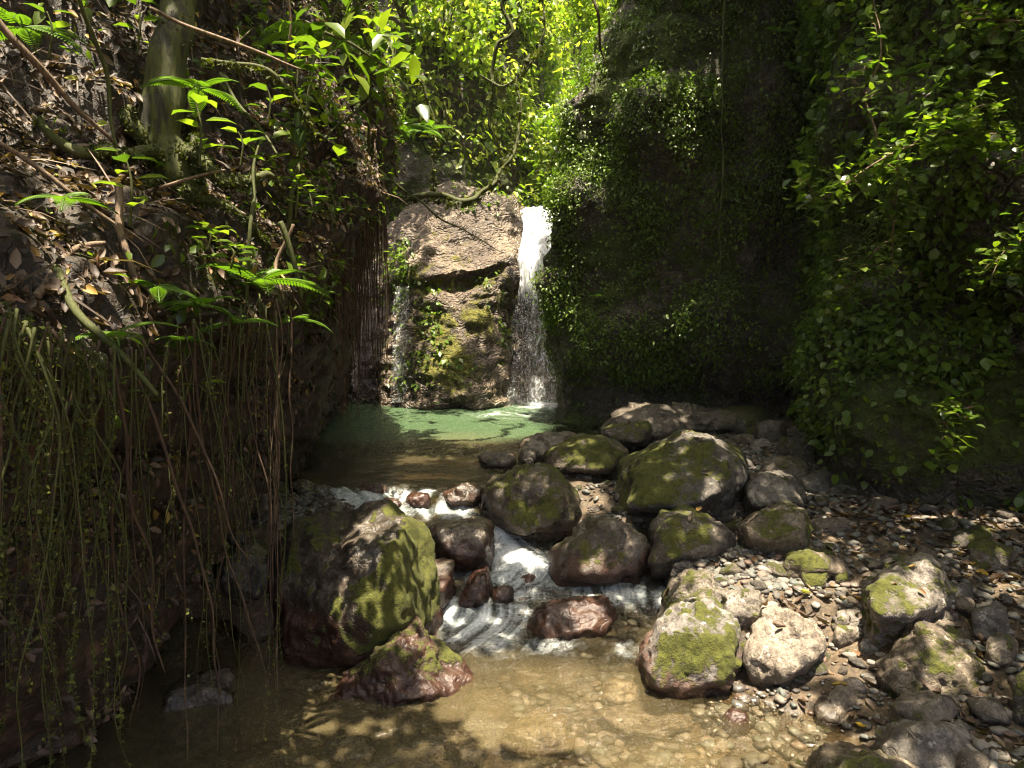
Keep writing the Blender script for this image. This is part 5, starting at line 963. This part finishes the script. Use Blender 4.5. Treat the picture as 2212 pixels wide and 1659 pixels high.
for c_, r_, y, rx, ry in [(1430, 1350, 4.6, .16, .16), (1500, 1410, 4.35, .2, .14), (1530, 1340, 4.5, .1, .1), (1690, 1305, 4.75, .26, .12), (1480, 1250, 5.15, .1, .12), (1640, 1262, 5.15, .35, .14), (850, 1200, 4.95, .10, .2), (890, 1260, 4.85, .14, .16), (920, 1190, 5.1, .10, .3), (800, 1330, 4.6, .04, .2), (720, 1330, 4.6, .09, .06), (690, 1300, 4.6, .05, .1), (900, 1380, 4.4, .05, .10), (960, 1440, 4.4, .05, .08), (730, 1450, 4.4, .04, .08),
                          (50, 210, 3.1, .18, .14), (110, 270, 3.0, .2, .12), (170, 300, 3.1, .15, .1), (250, 190, 3.75, .16, .10), (440, 280, 3.7, .14, .16), (490, 300, 3.6, .12, .1), (560, 370, 3.7, .12, .14), (600, 480, 3.7, .12, .12), (660, 430, 3.9, .10, .08), (610, 600, 3.55, .1, .1), (620, 200, 4.0, .14, .14), (700, 180, 4.1, .18, .12), (640, 300, 4.0, .08, .2), (240, 680, 2.55, .10, .08), (300, 720, 2.7, .06, .06), (540, 560, 3.4, .12, .1), (480, 620, 3.2, .08, .06), (160, 380, 2.8, .05, .08), (60, 480, 2.5, .05, .05), (350, 80, 4.2, .16, .1), (560, 60, 4.9, .2, .2), (150, 60, 3.5, .15, .12),
                          (820, 110, 4.1, .2, .15), (850, 150, 4.4, .2, .2), (1950, 320, 5.3, .10, .14), (1920, 400, 5.4, .07, .12), (2020, 300, 5.35, .09, .1), (1900, 250, 5.7, .06, .08), (1850, 360, 5.3, .1, .06), (1880, 40, 6, .1, .06), (2060, 910, 5.3, .12, .10), (1230, 300, 10.6, .15, .15),
                          (1370, 700, 9.9, .12, .1), (1280, 600, 10.2, .16, .1), (1470, 500, 9.4, .08, .08), (1580, 420, 9.3, .08, .06), (2100, 560, 5.7, .07, .07), (1480, 940, 6.9, .10, .10), (1560, 960, 6.8, .10, .06), (1190, 950, 7.7, .1, .06)]:
    hole(P(c_, r_, y), rx * .9, ry * .9)
for k in range(26):
    hole(P(random.uniform(1230, 2150), random.uniform(100, 900), 9.4 if k % 2 else 9.7), .05 + .05 * random.random(), .04)
HOLES = np.array(HOLES)
n_ = 56000
x = RNG.uniform(-4.6, 5.6, n_); y = RNG.uniform(-1.5, 13.4, n_); z = 4.6 + .46 * np.clip(y, 0, None) + 1.6 * RNG.random(n_) ** 1.5
p = np.stack([x, y, z], -1); q = q2(p)
jit = .09 * np.stack([fbm(np.c_[q * 3.2, np.zeros(n_)], 2, 51), fbm(np.c_[q * 3.2, np.ones(n_) * 9], 2, 52)], -1); qq = q + jit
keepm = np.ones(n_, bool)
for hx, hy, rx, ry in HOLES: keepm &= (((qq[:, 0] - hx) / (rx * 1.25 + .08)) ** 2 + ((qq[:, 1] - hy) / (ry * 1.25 + .08)) ** 2) > 1
keepm &= ~((q[:, 1] > 10.9 + .5 * fbm(np.c_[q * .8, np.zeros(n_)], 2, 77)) & (fbm(np.c_[q * 1.6, np.zeros(n_)], 3, 79) < .34))   # open over the waterfall
keepm &= ~((fbm(np.c_[q * 2.6, np.zeros(n_)], 2, 71) > .42) & (q[:, 0] > .6) & (q[:, 1] < 7.5))
p = p[keepm]; k = len(p)
V, Fc, rn = scat(CARD, p, unit(rdir(k) * [1, 1, .35]), unit([0, 0, 1.] + .35 * rdir(k)), .13 + .08 * RNG.random(k))
tag(obj('shade_canopy', mesh('shade_canopy', V, Fc, {'rnd': rn}), M['canopy']), 'unseen leaf canopy over the gorge with gaps shaped to place the sun flecks', 'canopy', kind='stuff')

# ------------------------------------------------------------------ humid air lit by the sun
hz = bpy.data.materials.new('humid_air'); hz.use_nodes = True; t_ = hz.node_tree; t_.nodes.clear(); o_ = t_.nodes.new('ShaderNodeOutputMaterial'); v_ = t_.nodes.new('ShaderNodeVolumePrincipled')
v_.inputs['Color'].default_value = (.95, .97, .9, 1); v_.inputs['Density'].default_value = .0006; v_.inputs['Anisotropy'].default_value = .2; t_.links.new(v_.outputs[0], o_.inputs['Volume'])
hb = np.array([[x_, y_, z_] for x_ in (-60, 60) for y_ in (-20, 75) for z_ in (-4, 48)], float)
tag(obj('haze', mesh('haze', hb, [[0, 1, 3, 2], [4, 6, 7, 5], [0, 4, 5, 1], [2, 3, 7, 6], [0, 2, 6, 4], [1, 5, 7, 3]], smooth=False), hz), 'faint humid haze in the gorge air', 'haze', kind='stuff')
